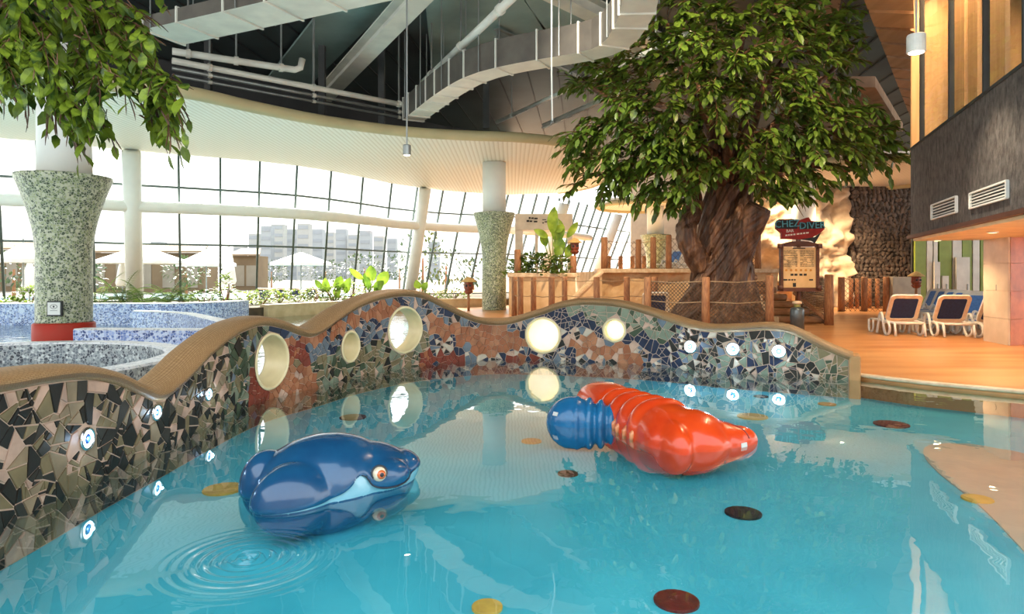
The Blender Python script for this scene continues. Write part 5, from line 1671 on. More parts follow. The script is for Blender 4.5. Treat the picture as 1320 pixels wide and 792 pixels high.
# ================================================================== ENTRANCE BOOTH
YE = 41.0
def ex(px): return (px - 660) / FOC * YE
bt = thing('entrance_booth', (ex(700), YE, 0.08), 'pale entrance booth with glass doors set into the glass wall', 'booth', kind='thing')
ze = EYE - (276 - HZ) / FOC * YE
zh = EYE - (297 - HZ) / FOC * YE
M['booth'] = mat('booth', (0.68, 0.68, 0.63), None, 2, 0.5)
MB().box(((ex(664) + ex(738)) / 2, YE + 0.6, (ze + zh) / 2), ((ex(738) - ex(664)) / 2, 0.7, (ze - zh) / 2)).build('header', M['booth'], bt, bevel=0.02)
for a, b_ in ((664, 674), (690, 694), (722, 726), (732, 738)):
    MB().box(((ex(a) + ex(b_)) / 2, YE + 0.3, zh / 2), ((ex(b_) - ex(a)) / 2, 0.12, zh / 2)).build('jamb', M['booth'], bt)
for a, b_ in ((674, 690), (694, 708), (708, 722), (726, 732)):
    MB().add([(ex(a), YE + .3, .1), (ex(b_), YE + .3, .1), (ex(b_), YE + .3, zh), (ex(a), YE + .3, zh)], [(0, 1, 2, 3)]).build('door_pane', M['pane'], bt)
hs = MB()
def hd(x0, x1, y0, y1): hs.box(((ex(x0) + ex(x1)) / 2, YE - 0.11, EYE - ((y0 + y1) / 2 - HZ) / FOC * YE), ((ex(x1) - ex(x0)) / 2, 0.012, (y1 - y0) / 2 / FOC * YE))
for q in ((681.5, 684, 280.2, 282.5), (684.8, 688, 280.6, 282.6), (688.6, 693, 281, 283), (678.7, 682, 284, 286.6), (682.6, 686, 284.6, 286.6), (688, 692.6, 285, 287), (699, 704, 283, 284), (699, 701, 287, 288.4), (702, 706, 285.6, 287)): hd(*q)
hs.build('header_lettering', M['sign_ink'], bt, kind='stuff')

# ================================================================== LOW RIVER-POOL WALLS
def low_wall(label, pts, z1, m, thick=0.3, z0=-0.5, closed=False):
    pts = [Vector((p[0], p[1], 0)) for p in pts]
    pp = catmull(pts + ([pts[0]] if closed else []), 0.22)
    if closed: pp = pp[:-1]
    n = len(pp); mb, cp = MB(), MB()
    prof = [(-.5, z0), (-.5, z1 - .03), (-.42, z1), (.42, z1), (.5, z1 - .03), (.5, z0)]
    K = len(prof)
    for i, p in enumerate(pp):
        a = pp[(i - 1) % n] if closed or i > 0 else pp[0]; b_ = pp[(i + 1) % n] if closed or i < n - 1 else pp[-1]
        tg = (b_ - a).normalized(); s = Vector((tg.y, -tg.x, 0))
        for o_, z in prof: mb.v.append(p + s * o_ * thick + Vector((0, 0, z)))
    rg_ = range(n if closed else n - 1)
    for i in rg_:
        j = (i + 1) % n
        for k in range(K - 1):
            mb.f.append((i*K + k, i*K + k + 1, j*K + k + 1, j*K + k)); mb.mi.append(1 if k in (1, 2, 3) else 0)
    if not closed:
        mb.f += [tuple(range(K)), tuple((n-1)*K + k for k in range(K))[::-1]]; mb.mi += [0, 0]
    return tag(mb.build('pool_wall', [M[m], M['wall_cap']]), label, 'wall', 'low mosaic walls of the river pool', 'thing')
M['wall_cap'] = mosaic_mat('wall_cap', [(0, (0.50, 0.52, 0.55)), (0.3, (0.66, 0.68, 0.72)), (0.6, (0.8, 0.8, 0.8))], 22, (0.8, 0.8, 0.78))
low_wall('long straight blue mosaic wall at the far side of the river pool', [(-34, 22.4), (-24, 22.6), (-13.6, 22.8), (-11.6, 23.0), (-10.8, 23.8), (-10.4, 25.6)], 0.74, 'mosaic_blue', 0.4)
low_wall('hooked blue mosaic wall curling behind the round basin', [(-9.0, 13.7), (-7.6, 13.65), (-6.35, 13.6), (-6.0, 14.0), (-6.6, 15.4), (-8.0, 17.4), (-9.8, 19.6), (-11.7, 20.6)], 0.60, 'mosaic_blue', 0.34)
bcx, bcy, brad = -7.30, 8.9, 2.48
basin = low_wall('round grey mosaic basin rim beside the mosaic wall', [(bcx + brad * cos(2*pi*k/24), bcy + brad * sin(2*pi*k/24)) for k in range(24)], 0.56, 'mosaic_grey', 0.34, closed=True)
MB().lathe([(brad - .1, 0.26), (0.01, 0.26)], (bcx, bcy, 0), 48, cap=False).build('basin_water', M['pool_water'], basin)
MB().lathe([(brad - .1, -0.1), (0.01, -0.1)], (bcx, bcy, 0), 48, cap=False).build('basin_floor', M['pool_paint'], basin)
PLF = [(-9.9, 26.3), (-9.2, 27.8), (-7.2, 31.4), (-5.6, 32.4), (-3.6, 33.2), (-1.0, 34.2)]
M['planter_stone'] = mat('planter_stone', (0.70, 0.52, 0.30), (0.55, 0.38, 0.2), 2.2, 0.75, bmp=0.3)
low_wall('low tan stone planter wall below the glass', PLF, 0.52, 'planter_stone', 0.4).data.materials[1] = M['deck_edge']
soil = [(-34, 22.6), (-13.6, 22.9), (-11.0, 24.0)] + PLF[1:] + [(0.5, 37.5)] + [(GP(i, 0.1, .2).x, GP(i, 0.1, .2).y) for i in range(20, -1, -1)] + [(-36, 30)]
M['soil'] = mat('soil', (0.13, 0.09, 0.05), (0.07, 0.05, 0.03), 4, 0.9)
struct(MB().prism(soil, -0.3, 0.42).build('ground_planter', M['soil']))

# ================================================================== SUN LOUNGERS
def lounger_proto():
    t = thing('sun_lounger', (0, 0, 0), 'x', 'sun lounger', 'sun loungers by the changing rooms')
    w = 0.34
    fr = MB()
    for s in (-1, 1): fr.tube([(0.02, s * w, .33), (0.3, s * w, .35), (1.2, s * w, .36), (1.75, s * w, .34)], 0.032, 8)
    for x in (0.02, 1.18, 1.75): fr.tube([(x, -w, .34), (x, w, .34)], 0.03, 8)
    fr.build('seat_frame', M['white_plastic'], t, smooth=True)
    MB().box((0.62, 0, .355), (0.56, w - .04, .008)).build('seat_sling', M['blue_sling'], t)
    th = radians(57)
    R = Matrix.Rotation(-th, 3, 'Y')
    def bp(x, y, z=0): return Vector((1.18, 0, .36)) + R @ Vector((x, y, z))
    def rr(hw, x0, x1, r, n=6):
        o = []
        for cx, cy, a0 in ((x1 - r, hw - r, 0), (x0 + r, hw - r, pi/2), (x0 + r, -hw + r, pi), (x1 - r, -hw + r, 1.5*pi)):
            for k in range(n + 1):
                a = a0 + pi / 2 * k / n
                o.append((cx + r * cos(a), cy + r * sin(a)))
        return o
    a, b_ = rr(0.38, 0.0, 0.82, 0.13), rr(0.285, 0.10, 0.72, 0.06)
    n = len(a); ring = MB()
    for z in (-0.025, 0.025):
        ring.v += [bp(x, y, z) for x, y in a] + [bp(x, y, z) for x, y in b_]
    for k in range(n):
        j = (k + 1) % n
        ring.f += [(k, j, n + j, n + k), (2*n + k, 3*n + k, 3*n + j, 2*n + j), (k, 2*n + k, 2*n + j, j), (n + k, n + j, 3*n + j, 3*n + k)]
        ring.mi += [1, 0, 0, 0]
    ring.build('back_frame', [M['white_plastic'], M['tan_plastic']], t, bevel=0.006)
    sl = MB(); sl.slab([bp(x, y, 0.012) for x, y in rr(0.295, 0.09, 0.73, 0.06)], (bp(0, 0, 0.02) - bp(0, 0, 0.012)))
    sl.build('back_sling', M['blue_sling'], t)
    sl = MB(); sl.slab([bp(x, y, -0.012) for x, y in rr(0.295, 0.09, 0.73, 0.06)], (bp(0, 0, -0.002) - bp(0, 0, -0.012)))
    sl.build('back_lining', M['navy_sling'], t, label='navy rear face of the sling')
    for s in (-1, 1):
        y = s * (w + .05)
        MB().tube(catmull([Vector((0.70, y, .02)), Vector((.88, y, .48)), Vector((.98, y, .56)), Vector((1.08, y, .48)), Vector((1.22, y, .10)), Vector((1.36, y, .02)), Vector((1.55, y, .10)), Vector((1.56, y, .27)), Vector((1.42, y, .35)), Vector((1.25, y, .33))], .06), 0.034, 8).build('arm_leg', M['white_plastic'], t, smooth=True)
        MB().tube(catmull([Vector((0.10, y, .34)), Vector((.12, y, .06)), Vector((.26, y, .01)), Vector((.40, y, .08)), Vector((.44, y, .34))], .06), 0.03, 8).build('leg', M['white_plastic'], t, smooth=True)
        MB().tube([(1.75, s * w, .34), (1.82, s * w, .02)], 0.03, 8).build('leg', M['white_plastic'], t, smooth=True)
    return t
def place_lounger(o, head_px, Y, ang, label, zb=0.08, sc=1.05):
    X = (head_px - 660) / FOC * Y
    d = Vector((cos(ang), sin(ang), 0))
    o.location = Vector((X, Y, zb)) - d * 1.45 * sc
    o.rotation_euler = (0, 0, ang); o.scale = (sc, sc, sc)
    o['label'] = label
proto = lounger_proto()
spots = [(1166, 17.6, radians(-100), 'sun lounger seen from behind with a navy back, standing alone beside the log fence'),
         (1228, 17.3, radians(-100), 'sun lounger seen from behind with a navy back, next to the tiled pier side'),
         (1286, 17.0, radians(-98), 'sun lounger seen from behind, mostly hidden by the tiled pier'),
         (1254, 19.4, radians(20), 'bright blue sun lounger facing the pool just behind the navy-backed ones'),
         (1207, 24.8, radians(22), 'blue sun lounger first in the back row, closest to the lantern post'),
         (1218, 23.9, radians(22), 'blue sun lounger second in the back row from the lantern post'),
         (1229.5, 23.0, radians(22), 'blue sun lounger third in the back row from the lantern post'),
         (1241.5, 22.1, radians(22), 'blue sun lounger fourth in the back row from the lantern post'),
         (1254, 21.2, radians(22), 'blue sun lounger fifth in the back row from the lantern post'),
         (1266, 20.3, radians(22), 'blue sun lounger last in the back row, against the tiled pier'),
         (845, 20.3, radians(-100), 'sun lounger seen from behind, half hidden by the mosaic wall and the tree fence'),
         ]
for i, (px, Y, a, lb) in enumerate(spots):
    o = proto if i == 0 else copy_tree(proto)
    place_lounger(o, px, Y, a, lb)
o = copy_tree(proto); place_lounger(o, 872, 33.0, radians(35), 'blue sun lounger up on the rock terrace between log posts', ztr)
# ================================================================== LEAVES
LV = [(0, 0, 0), (0.30, 0.155, 0.035), (0.30, -0.155, 0.035), (0.66, 0.14, 0.03), (0.66, -0.14, 0.03), (1, 0, -0.06), (0.30, 0, 0), (0.66, 0, -0.01)]
LF = [(0, 6, 1), (0, 2, 6), (6, 7, 3, 1), (6, 2, 4, 7), (7, 5, 3), (7, 4, 5)]
def leaf_mesh(name, m):
    me = bpy.data.meshes.new(name); me.from_pydata(LV, [], LF); me.materials.append(m)
    return me
def leaf_matrix(p, d, up, L, wid=1.0):
    d = d.normalized(); s = up.cross(d)
    if s.length < 1e-3: s = Vector((1, 0, 0)).cross(d)
    s.normalize(); n = d.cross(s)
    m = Matrix((d * L, s * L * wid, n * L)).transposed().to_4x4()
    m.translation = p
    return m
def add_leaf(mb, m): mb.add([m @ Vector(v) for v in LV], LF)
def rv(r, k=1.0): return Vector((r.uniform(-k, k), r.uniform(-k, k), r.uniform(-k, k)))
def sprig(r, p, d, L, n, out, twigs):
    """one twig: alternate leaves that droop towards the tip"""
    d = d.normalized(); q = p.copy(); pts = [q.copy()]
    up = Vector((0, 0, 1))
    for k in range(n):
        q = q + d * L * 0.34
        d = (d + Vector((0, 0, -0.10)) + rv(r, .10)).normalized()
        s = d.cross(up); s = s.normalized() if s.length > 1e-3 else Vector((1, 0, 0))
        sg = 1 if k % 2 else -1
        ld = (d * 0.75 + s * sg * r.uniform(.45, .95) + Vector((0, 0, r.uniform(-.55, .12)))).normalized()
        if k == n - 1: ld = (d + Vector((0, 0, -.25))).normalized()
        out.append(leaf_matrix(q, ld, (up + rv(r, .45)).normalized(), L * r.uniform(.8, 1.2), r.uniform(1.15, 1.6)))
        pts.append(q.copy())
    if twigs is not None: twigs.tube(pts, [L * .035] * (len(pts) - 1) + [L * .012], 4, cap=False)
def foliage(t, mats, m, n_parts, key, lname='leaf', sname='small_leaves'):
    """the showing leaves as parts on shared mesh data, the rest as one piece of stuff"""
    mats.sort(key=key)
    me = leaf_mesh(lname, m)
    off = Matrix.Translation(-Vector(t.location))
    for x in mats[:n_parts]: inst(lname, me, off @ x, t)
    if len(mats) > n_parts:
        mb = MB()
        for x in mats[n_parts:]: add_leaf(mb, x)
        mb.build(sname, m, t, kind='stuff')

# ================================================================== THE TWISTED TREE
YTR = 21.0
tb = Vector(((926 - 660) / FOC * YTR, YTR, 0.08))
tree = thing('twisted_tree', tb, 'huge artificial tree with a thick twisted trunk and broad green crown behind the mosaic wall', 'tree')
rt = random.Random(11)
ctr = [(0.05, 926), (0.6, 927), (1.4, 929), (2.3, 931), (3.2, 934), (4.0, 937), (4.9, 942), (5.6, 948)]
def tc_(z): return Vector(((interp(z, ctr) - 660) / FOC * YTR, YTR, z))
def tr_(z): return interp(z, [(0, 1.50), (0.5, 1.22), (1.2, 1.02), (2.2, 0.80), (3.2, 0.74), (4.2, 0.64), (5.0, 0.56), (5.6, 0.48)])
mb = MB()
zs = [0.0 + i * 0.2 for i in range(29)]
mb.tube([tc_(z) for z in zs], [tr_(z) * 0.58 for z in zs], 20)
for k in range(11):           # twisting strands, swelling at the roots
    a0 = 2 * pi * k / 11 + rt.uniform(-.15, .15)
    tw = rt.uniform(0.62, 0.80); z1_ = rt.uniform(4.4, 5.6); w_ = rt.uniform(.16, .30)
    pts, rs = [], []
    for i in range(30):
        z = z1_ * i / 29
        R_ = tr_(z)
        a = a0 + tw * z + 0.15 * sin(z * 2 + k)
        flare = 1.0 + 0.28 * max(0, 1 - z / 0.9) ** 2
        pts.append(tc_(z) + Vector((cos(a) * R_ * 0.84 * flare, sin(a) * R_ * 0.84 * flare, -0.1 if i == 0 else 0)))
        rs.append(w_ * (1.25 - 0.6 * z / 5.6) + 0.12 * max(0, 1 - z / 0.8))
    mb.tube(pts, rs, 10)
    # thin secondary cords riding on the strand
    if k % 2 == 0:
        mb.tube([p + Vector((cos(a0 + tw * p.z + .3) * rs[i] * .9, sin(a0 + tw * p.z + .3) * rs[i] * .9, 0)) for i, p in enumerate(pts)], [x * .34 for x in rs], 8)
def limb(pts, r0, r1, mb, n=10):
    pts = catmull([Vector(p) for p in pts], 0.25)
    mb.tube(pts, [lerp(r0, r1, i / (len(pts) - 1)) for i in range(len(pts))], n)
# cut stub, knotted limb
limb([P(945, 335, 20.7), P(958, 305, 20.4), P(975, 276, 20.1), P(979, 268, 20.05)], 0.55, 0.36, mb, 14)
limb([P(905, 345, 20.6), P(890, 318, 20.4), P(884, 298, 20.4), P(893, 270, 20.6), P(890, 240, 20.8), P(872, 210, 21)], 0.36, 0.24, mb, 12)
limb([P(886, 300, 20.4), P(876, 289, 20.3)], 0.24, 0.14, mb)
me = remesh(mb, 0.03, 2)
mm = MB(); mm.v = [v.co.copy() for v in me.vertices]; mm.f = [tuple(p.vertices) for p in me.polygons]; mm.mi = [0] * len(mm.f)
for i, v in enumerate(mm.v):     # chiselled grain along the twist
    a = atan2(v.y - YTR, v.x - tc_(v.z).x) - 0.7 * v.z
    g = noise.noise(Vector((cos(a) * 7, sin(a) * 7, v.z * 0.7))) * 0.045 + noise.noise(Vector((cos(a) * 16, sin(a) * 16, v.z * 1.1 + 5))) * 0.025
    mm.v[i] = v + me.vertices[i].normal * g
mm.build('trunk', M['bark'], tree, smooth=True)
cut = P(979.5, 266.5, 20.02)
MB().lathe([(0.37, -.03), (0.35, 0.02), (0.2, 0.03), (0.01, 0.035)], cut, 16, (P(979, 268, 20.05) - P(972, 280, 20.15)).to_track_quat('Z', 'Y').to_matrix()).build('cut_face', M['bark'], tree, smooth=True, label='sawn end of the stub')
CROWN = [(735, 88), (760, 72), (826, 40), (840, -10), (870, -60), (1100, -60), (1122, 20), (1128, 120), (1168, 196), (1132, 226), (1064, 216), (1046, 252), (994, 266), (962, 228),
         (912, 224), (878, 268), (830, 246), (792, 246), (724, 238), (746, 200), (732, 182), (756, 150), (800, 130), (775, 112), (738, 116)]
heart = Vector(((935 - 660) / FOC * YTR, YTR, 6.9))
# limbs through the crown
ends = [(770, 225, 20), (745, 100, 20.5), (800, 165, 18.6), (860, 30, 19.2), (900, 110, 18.2), (985, 95, 18.6), (1040, 30, 20), (1100, 60, 21), (1105, 150, 19.5), (1075, 200, 19), (1140, 205, 21.4),
        (1010, 225, 18.4), (850, 215, 18.6), (960, 40, 22.6), (880, -10, 22), (1000, 170, 23.4), (800, 100, 23), (930, 165, 18.0)]
for k, (x, y, Y) in enumerate(ends):
    e_ = P(x, y, Y); s_ = tc_(rt.uniform(4.3, 5.4))
    m1 = s_.lerp(e_, .4) + Vector((rt.uniform(-.3, .3), rt.uniform(-.3, .3), rt.uniform(0.1, .6)))
    b_ = MB(); limb([s_, m1, s_.lerp(e_, .75) + rv(rt, .15), e_], 0.22, 0.05, b_)
    b_.build('branch', M['bark'], tree, smooth=True)
mats = []; tw = MB()
clusters = []
tries = 0
while len(clusters) < 430 and tries < 6000:
    tries += 1
    px, py = rt.uniform(715, 1175), rt.uniform(-60, 272)
    if not in_poly(px, py, CROWN): continue
    u = ((px - 935) / 215) ** 2 + ((py - 120) / 165) ** 2
    dmax = 3.4 * sqrt(max(0.05, 1 - min(.97, u * .8)))
    Y = YTR + (rt.uniform(-1, -.35) if rt.random() < .72 else rt.uniform(-.35, 1)) * dmax
    if px < 845 and py < 105: Y = YTR + rt.uniform(-.9, 1.4)
    p = P(px, py, Y)
    if p.z > 10.1 or (px > 1105 and p.z > 7.2): continue
    if any((p - c).length < 0.34 for c in clusters): continue
    clusters.append(p)
for c in clusters:
    outw = (c - heart); outw.z *= 0.5; outw.normalize()
    for k in range(4):
        d = (outw + rv(rt, .75) + Vector((0, 0, -.10))).normalized()
        p0 = c - d * 0.35
        tmp = []
        sprig(rt, p0, d, rt.uniform(.27, .37), rt.randint(6, 9), tmp, tw)
        for m in tmp:
            x, y = PX(m.translation)
            if y < 275 and x > 708 and not (x > 985 and y > 258) and m.translation.z < 10.2 and not (x < 842 and m.translation.z > 7.0 and m.translation.y < 19.4) and not (x > 1112 and m.translation.z > 7.3): mats.append(m)
tw.build('twigs', M['bark'], tree, kind='stuff')
foliage(tree, mats, M['leaf_tree'], 260, lambda m: m.translation.y + (m.translation.z > 9.3) * 9)
# two warm spots aimed at the tree from the roof, as the hall has
for k, (px, Y, z, lb) in enumerate([(700, 11.5, 10.6, 'roof spotlight aimed at the front of the tree crown'), (1090, 12.0, 10.6, 'roof spotlight aimed at the gallery side of the tree')]):
    p = Vector(((px - 660) / FOC * Y, Y, z)); t = thing('roof_spotlight', p, lb, 'lamp', 'roof spotlights')
    aim = (tb + Vector((0, 0, 5)) - p).normalized(); R = aim.to_track_quat('-Z', 'Y').to_matrix()
    MB().lathe([(.10, .25), (.13, .1), (.14, -.04)], p, 16, R).build('housing', M['steel_dark'], t, smooth=True)
    MB().lathe([(.12, -.03), (.02, -.031)], p, 16, R).build('lamp_face', M['lamp_glow'], t)
    MB().tube([p, Vector((p.x, p.y, cz))], .02, 6).build('rod', M['steel_dark'], t)
    ld = bpy.data.lights.new('roof_spot', 'SPOT'); ld.energy = (1700, 1500)[k]; ld.color = ((1, .90, .74), (1, .72, .46))[k]; ld.spot_size = radians(62); ld.spot_blend = .7; ld.shadow_soft_size = .15
    lo = bpy.data.objects.new('roof_spot', ld); COL.objects.link(lo); lo.parent = t; lo.location = aim * 0.1; lo.rotation_euler = aim.to_track_quat('-Z', 'Y').to_euler()

# ================================================================== LEAVES HANGING IN FROM ABOVE
YO = 8.2
over = thing('overhanging_branch', P(-60, -60, YO + .6), 'leafy branch hanging into view under the square duct', 'branch')
OV = [(-30, -30), (205, -30), (182, 25), (205, 60), (240, 105), (224, 128), (226, 176), (200, 188), (178, 130), (150, 120), (150, 150), (120, 188), (92, 184), (60, 140), (45, 125), (20, 130), (-30, 100)]
for k, (a, m_, e_) in enumerate([((-90, -80), (60, -5), (170, 60)), ((-90, -60), (40, 40), (100, 150)), ((-80, -90), (100, -30), (190, -10)), ((-90, -40), (-10, 40), (40, 100)), ((40, -5), (140, 60), (205, 150))]):
    b_ = MB(); limb([P(*a, YO + .9), P(*m_, YO + .4 + .2 * k), P(*e_, YO + .1 * k)], .09, .02, b_, 8)
    b_.build('twig_limb', M['bark'], over, smooth=True)
mats = []; tw = MB(); cl = []; tries = 0
while len(cl) < 120 and tries < 4000:
    tries += 1
    px, py = rt.uniform(-30, 240), rt.uniform(-30, 170)
    if not in_poly(px, py, OV): continue
    Y = YO + rt.uniform(-.55, 1.1)
    p = P(px, py, Y)
    if any((p - c).length < .15 for c in cl): continue
    cl.append(p)
ohc = P(20, -20, YO + .4)
for c in cl:
    outw = (c - ohc).normalized()
    for k in range(3):
        d = (outw * .8 + rv(rt, .6) + Vector((.1, 0, -.45))).normalized()
        tmp = []
        sprig(rt, c - d * .18, d, rt.uniform(.19, .27), rt.randint(5, 8), tmp, tw)
        for m in tmp:
            x, y = PX(m.translation + m.col[0].to_3d() * 0.6)
            if in_poly(x, y, OV) or rt.random() < .12: mats.append(m)
tw.build('twigs', M['bark'], over, kind='stuff')
foliage(over, mats, M['leaf_over'], 260, lambda m: m.translation.y)

# ================================================================== PLANTS
def frond_mesh(mb, base, az, L, lift, droop, wid, pinnate, r):
    pts = []; d = Vector((cos(az) * cos(lift), sin(az) * cos(lift), sin(lift))); p = Vector(base); N = 9
    for i in range(N + 1):
        pts.append(p.copy()); p = p + d * (L / N); d = (d + Vector((0, 0, -droop / N))).normalized()
    sd_ = Vector((-sin(az), cos(az), 0))
    if pinnate:
        mb.tube(pts, [.012] * N + [.004], 4, cap=False)
        for i in range(2, N + 1):
            for f in (0, .5):
                if i + f > N: continue
                j = min(i + 1, N)
                q = pts[i].lerp(pts[j], f); tg = (pts[min(i+1, N)] - pts[i-1]).normalized()
                l_ = wid * (1 - .55 * abs((i + f) / N - .45) / .55)
                for s in (1, -1):
                    dd_ = (sd_ * s * .8 + tg * .6 + Vector((0, 0, -.25))).normalized()
                    add_leaf(mb, leaf_matrix(q, dd_, Vector((0, 0, 1)), l_, .45))
    else:
        o_ = len(mb.v)
        for i, q in enumerate(pts):
            w_ = wid * sin(pi * min(1, (i + .6) / (N + .6))) ** .7 if i < N else 0.01
            mb.v += [q - sd_ * w_ + Vector((0, 0, w_ * .35)), q, q + sd_ * w_ + Vector((0, 0, w_ * .35))]
        for i in range(N):
            a = o_ + i * 3
            mb.f += [(a, a + 1, a + 4, a + 3), (a + 1, a + 2, a + 5, a + 4)]; mb.mi += [0, 0]
def palm(px, Y, zb, n, L, label, pinnate=True, wid=.3, group='ferns and palms under the glass', m='leaf_fern', lift=(0.6, 1.3), droop=1.6):
    base = Vector(((px - 660) / FOC * Y, Y, zb)); r = random.Random(int(px * 7))
    t = thing('arching_palm', base, label, 'plant', group)
    MB().lathe([(.09, -.06), (.07, .15), (.03, .3)], base, 8).build('stem', M['log'], t)
    for k in range(n):
        mb = MB(); frond_mesh(mb, base + Vector((0, 0, .12)), 2 * pi * k / n + r.uniform(-.3, .3), L * r.uniform(.75, 1.1), r.uniform(*lift), droop * r.uniform(.7, 1.2), wid, pinnate, r)
        mb.build('frond', M[m], t)
def shrub(px, Y, zb, rad, hgt, label, m='leaf_shrub', n=170, cone=False, ll=.2, group='shrubs under the glass'):
    base = Vector(((px - 660) / FOC * Y, Y, zb)); r = random.Random(int(px * 13 + Y))
    t = thing('leafy_shrub', base, label, 'plant', group)
    st_ = MB()
    for k in range(4):
        a = r.uniform(0, 2 * pi); st_.tube([base + Vector((0, 0, -.05)), base + Vector((cos(a) * rad * .5, sin(a) * rad * .5, hgt * .7))], [.03, .01], 5)
    st_.build('stem', M['log'], t)
    mb = MB()
    for k in range(n):
        z = r.random(); a = r.uniform(0, 2 * pi)
        R_ = rad * ((1 - z * .92) if cone else sqrt(max(0.02, 1 - (z * .95) ** 2))) * sqrt(r.uniform(.25, 1))
        p = base + Vector((cos(a) * R_, sin(a) * R_, z * hgt))
        add_leaf(mb, leaf_matrix(p, Vector((cos(a), sin(a), r.uniform(-.2, .8))), (Vector((0, 0, 1)) + rv(r, .4)).normalized(), ll * r.uniform(.7, 1.3), 1.3))
    mb.build('foliage', M[m], t, kind='stuff')
def broadleaf(px, Y, zb, leaves, label, group=None, m='leaf_banana'):
    """leaves: (px tip, py tip, px base-of-blade, py base-of-blade, half width)"""
    base = Vector(((px - 660) / FOC * Y, Y, zb)); t = thing('broad_leaved_plant', base, label, 'plant', group)
    for i, (xt, yt, xb, yb, hw) in enumerate(leaves):
        dy = ((i * 37) % 5 - 2) * .12
        a, e_ = P(xb, yb, Y + dy * .5), P(xt, yt, Y + dy)
        stalk = MB().tube([base + Vector((0, 0, -.05)), base.lerp(a, .6) + Vector((0, 0, .05)), a, a.lerp(e_, .3)], [.03, .025, .02, .01], 6).build('leaf_stalk', M['leaf_fern'], t, smooth=True)
        mb = MB(); N = 9; ax_ = e_ - a; L = ax_.length; d = ax_ / L
        sd_ = d.cross(Vector((0.25 * ((i % 3) - 1), -1, .2))).normalized(); nn_ = sd_.cross(d)
        for k in range(N + 1):
            f = k / N; w_ = hw * sin(pi * min(1, f * .93 + .07)) ** .75
            q = a.lerp(e_, f) + nn_ * (.08 * L * sin(pi * f))
            mb.v += [q - sd_ * w_ + nn_ * w_ * .35, q, q + sd_ * w_ + nn_ * w_ * .35]
        for k in range(N):
            o_ = k * 3
            mb.f += [(o_, o_ + 1, o_ + 4, o_ + 3), (o_ + 1, o_ + 2, o_ + 5, o_ + 4)]; mb.mi += [0, 0]
        mb.build('leaf', M[m], t, smooth=True)
palms = [(128, 25.0, 12, 1.5, 'arching fern palm hard beside the big green column'), (156, 25.6, 13, 1.55, 'arching fern palm against the leaning white tube column'),
         (186, 24.8, 13, 1.35, 'arching fern palm just past the leaning white tube column'), (216, 25.4, 12, 1.45, 'arching fern palm at the end of the straight blue wall'),
         (237, 26.0, 10, 1.0, 'small arching fern palm above the corner of the blue wall')]
for x, Y, n, L, lb in palms: palm(x, Y, .42, n, L, lb)
shr = [(-20, 24.4, .8, .5, 'low yellow-green shrub cut by the frame edge'), (12, 24.2, .7, .48, 'low yellow-green shrub between frame edge and big green column'), (40, 24.6, .55, .85, 'rounder shrub touching the big green column'),
       (262, 26.0, .7, .65, 'mid green shrub where the tan planter wall begins'), (290, 27.8, .75, 1.3, 'tall cone shaped yellow-green shrub in the tan planter'), (315, 28.4, .7, .55, 'low shrub just past the cone shaped one'),
       (338, 29.4, .75, .55, 'low shrub under the white garden parasol'), (360, 30.2, .75, .6, 'low leafy shrub below the parasol pole'), (383, 31.0, .75, .6, 'low leafy shrub before the pale garden loungers'),
       (405, 31.8, .75, .65, 'low leafy shrub just before the broad leaves'), (428, 32.4, .8, .8, 'bushy shrub under the first broad leaves'), (452, 33.0, .8, .9, 'bushy shrub among the broad leaves'),
       (478, 33.4, .8, .7, 'bushy shrub under the tallest broad leaf'), (560, 34.4, .9, .5, 'flat shrub behind the highest hump of the wall'), (585, 34.8, .9, .55, 'flat shrub close to the slim green column')]
for x, Y, r_, h_, lb in shr: shrub(x, Y, .42, r_, h_, lb, cone='cone shaped y' in lb)
broadleaf(432, 32.6, .42, [(419, 358, 424, 376, .22), (406, 361, 416, 373, .14), (440, 356, 434, 374, .24), (452, 358, 446, 378, .24), (436, 368, 434, 384, .2)], 'broad round-leaved plant over the low planter shrubs', 'broad-leaved plants')
broadleaf(474, 33.2, .42, [(450, 346, 468, 360, .16), (478, 342, 480, 362, .28), (500, 350, 488, 368, .3), (495, 362, 484, 376, .26), (470, 352, 476, 372, .2)], 'tall broad-leaved plant with a reaching dark leaf by the leaning column', 'broad-leaved plants')
broadleaf(543, 34.2, .42, [(536, 361, 541, 372, .2), (551, 364, 545, 374, .18)], 'young broad-leaved plant peeping over the highest hump', 'broad-leaved plants')
ptz = pz - .12
broadleaf(714, 28.6, ptz, [(715, 266, 712, 300, .24), (720, 282, 718, 312, .30), (745, 286, 731, 306, .16), (688, 296, 706, 306, .16), (704, 318, 698, 302, .18), (728, 292, 716, 298, .16), (725, 326, 718, 306, .26), (738, 314, 730, 332, .2), (716, 330, 722, 318, .22)],
          'tallest banana-like plant in the raised rock planter', 'broad-leaved plants')
for x, Y, r_, h_, lb in [(668, 28.4, .55, .7, 'small shrub at the column end of the raised rock planter'), (684, 28.2, .7, .95, 'dense shrub in the raised rock planter beside the banana leaves'), (701, 28.0, .7, .9, 'dense shrub at the foot of the banana leaves'), (722, 28.0, .6, .8, 'dense shrub at the ramp end of the raised rock planter')]:
    shrub(x, Y, ptz, r_, h_, lb, m='leaf_fern', ll=.3, group='shrubs in the rock planter')

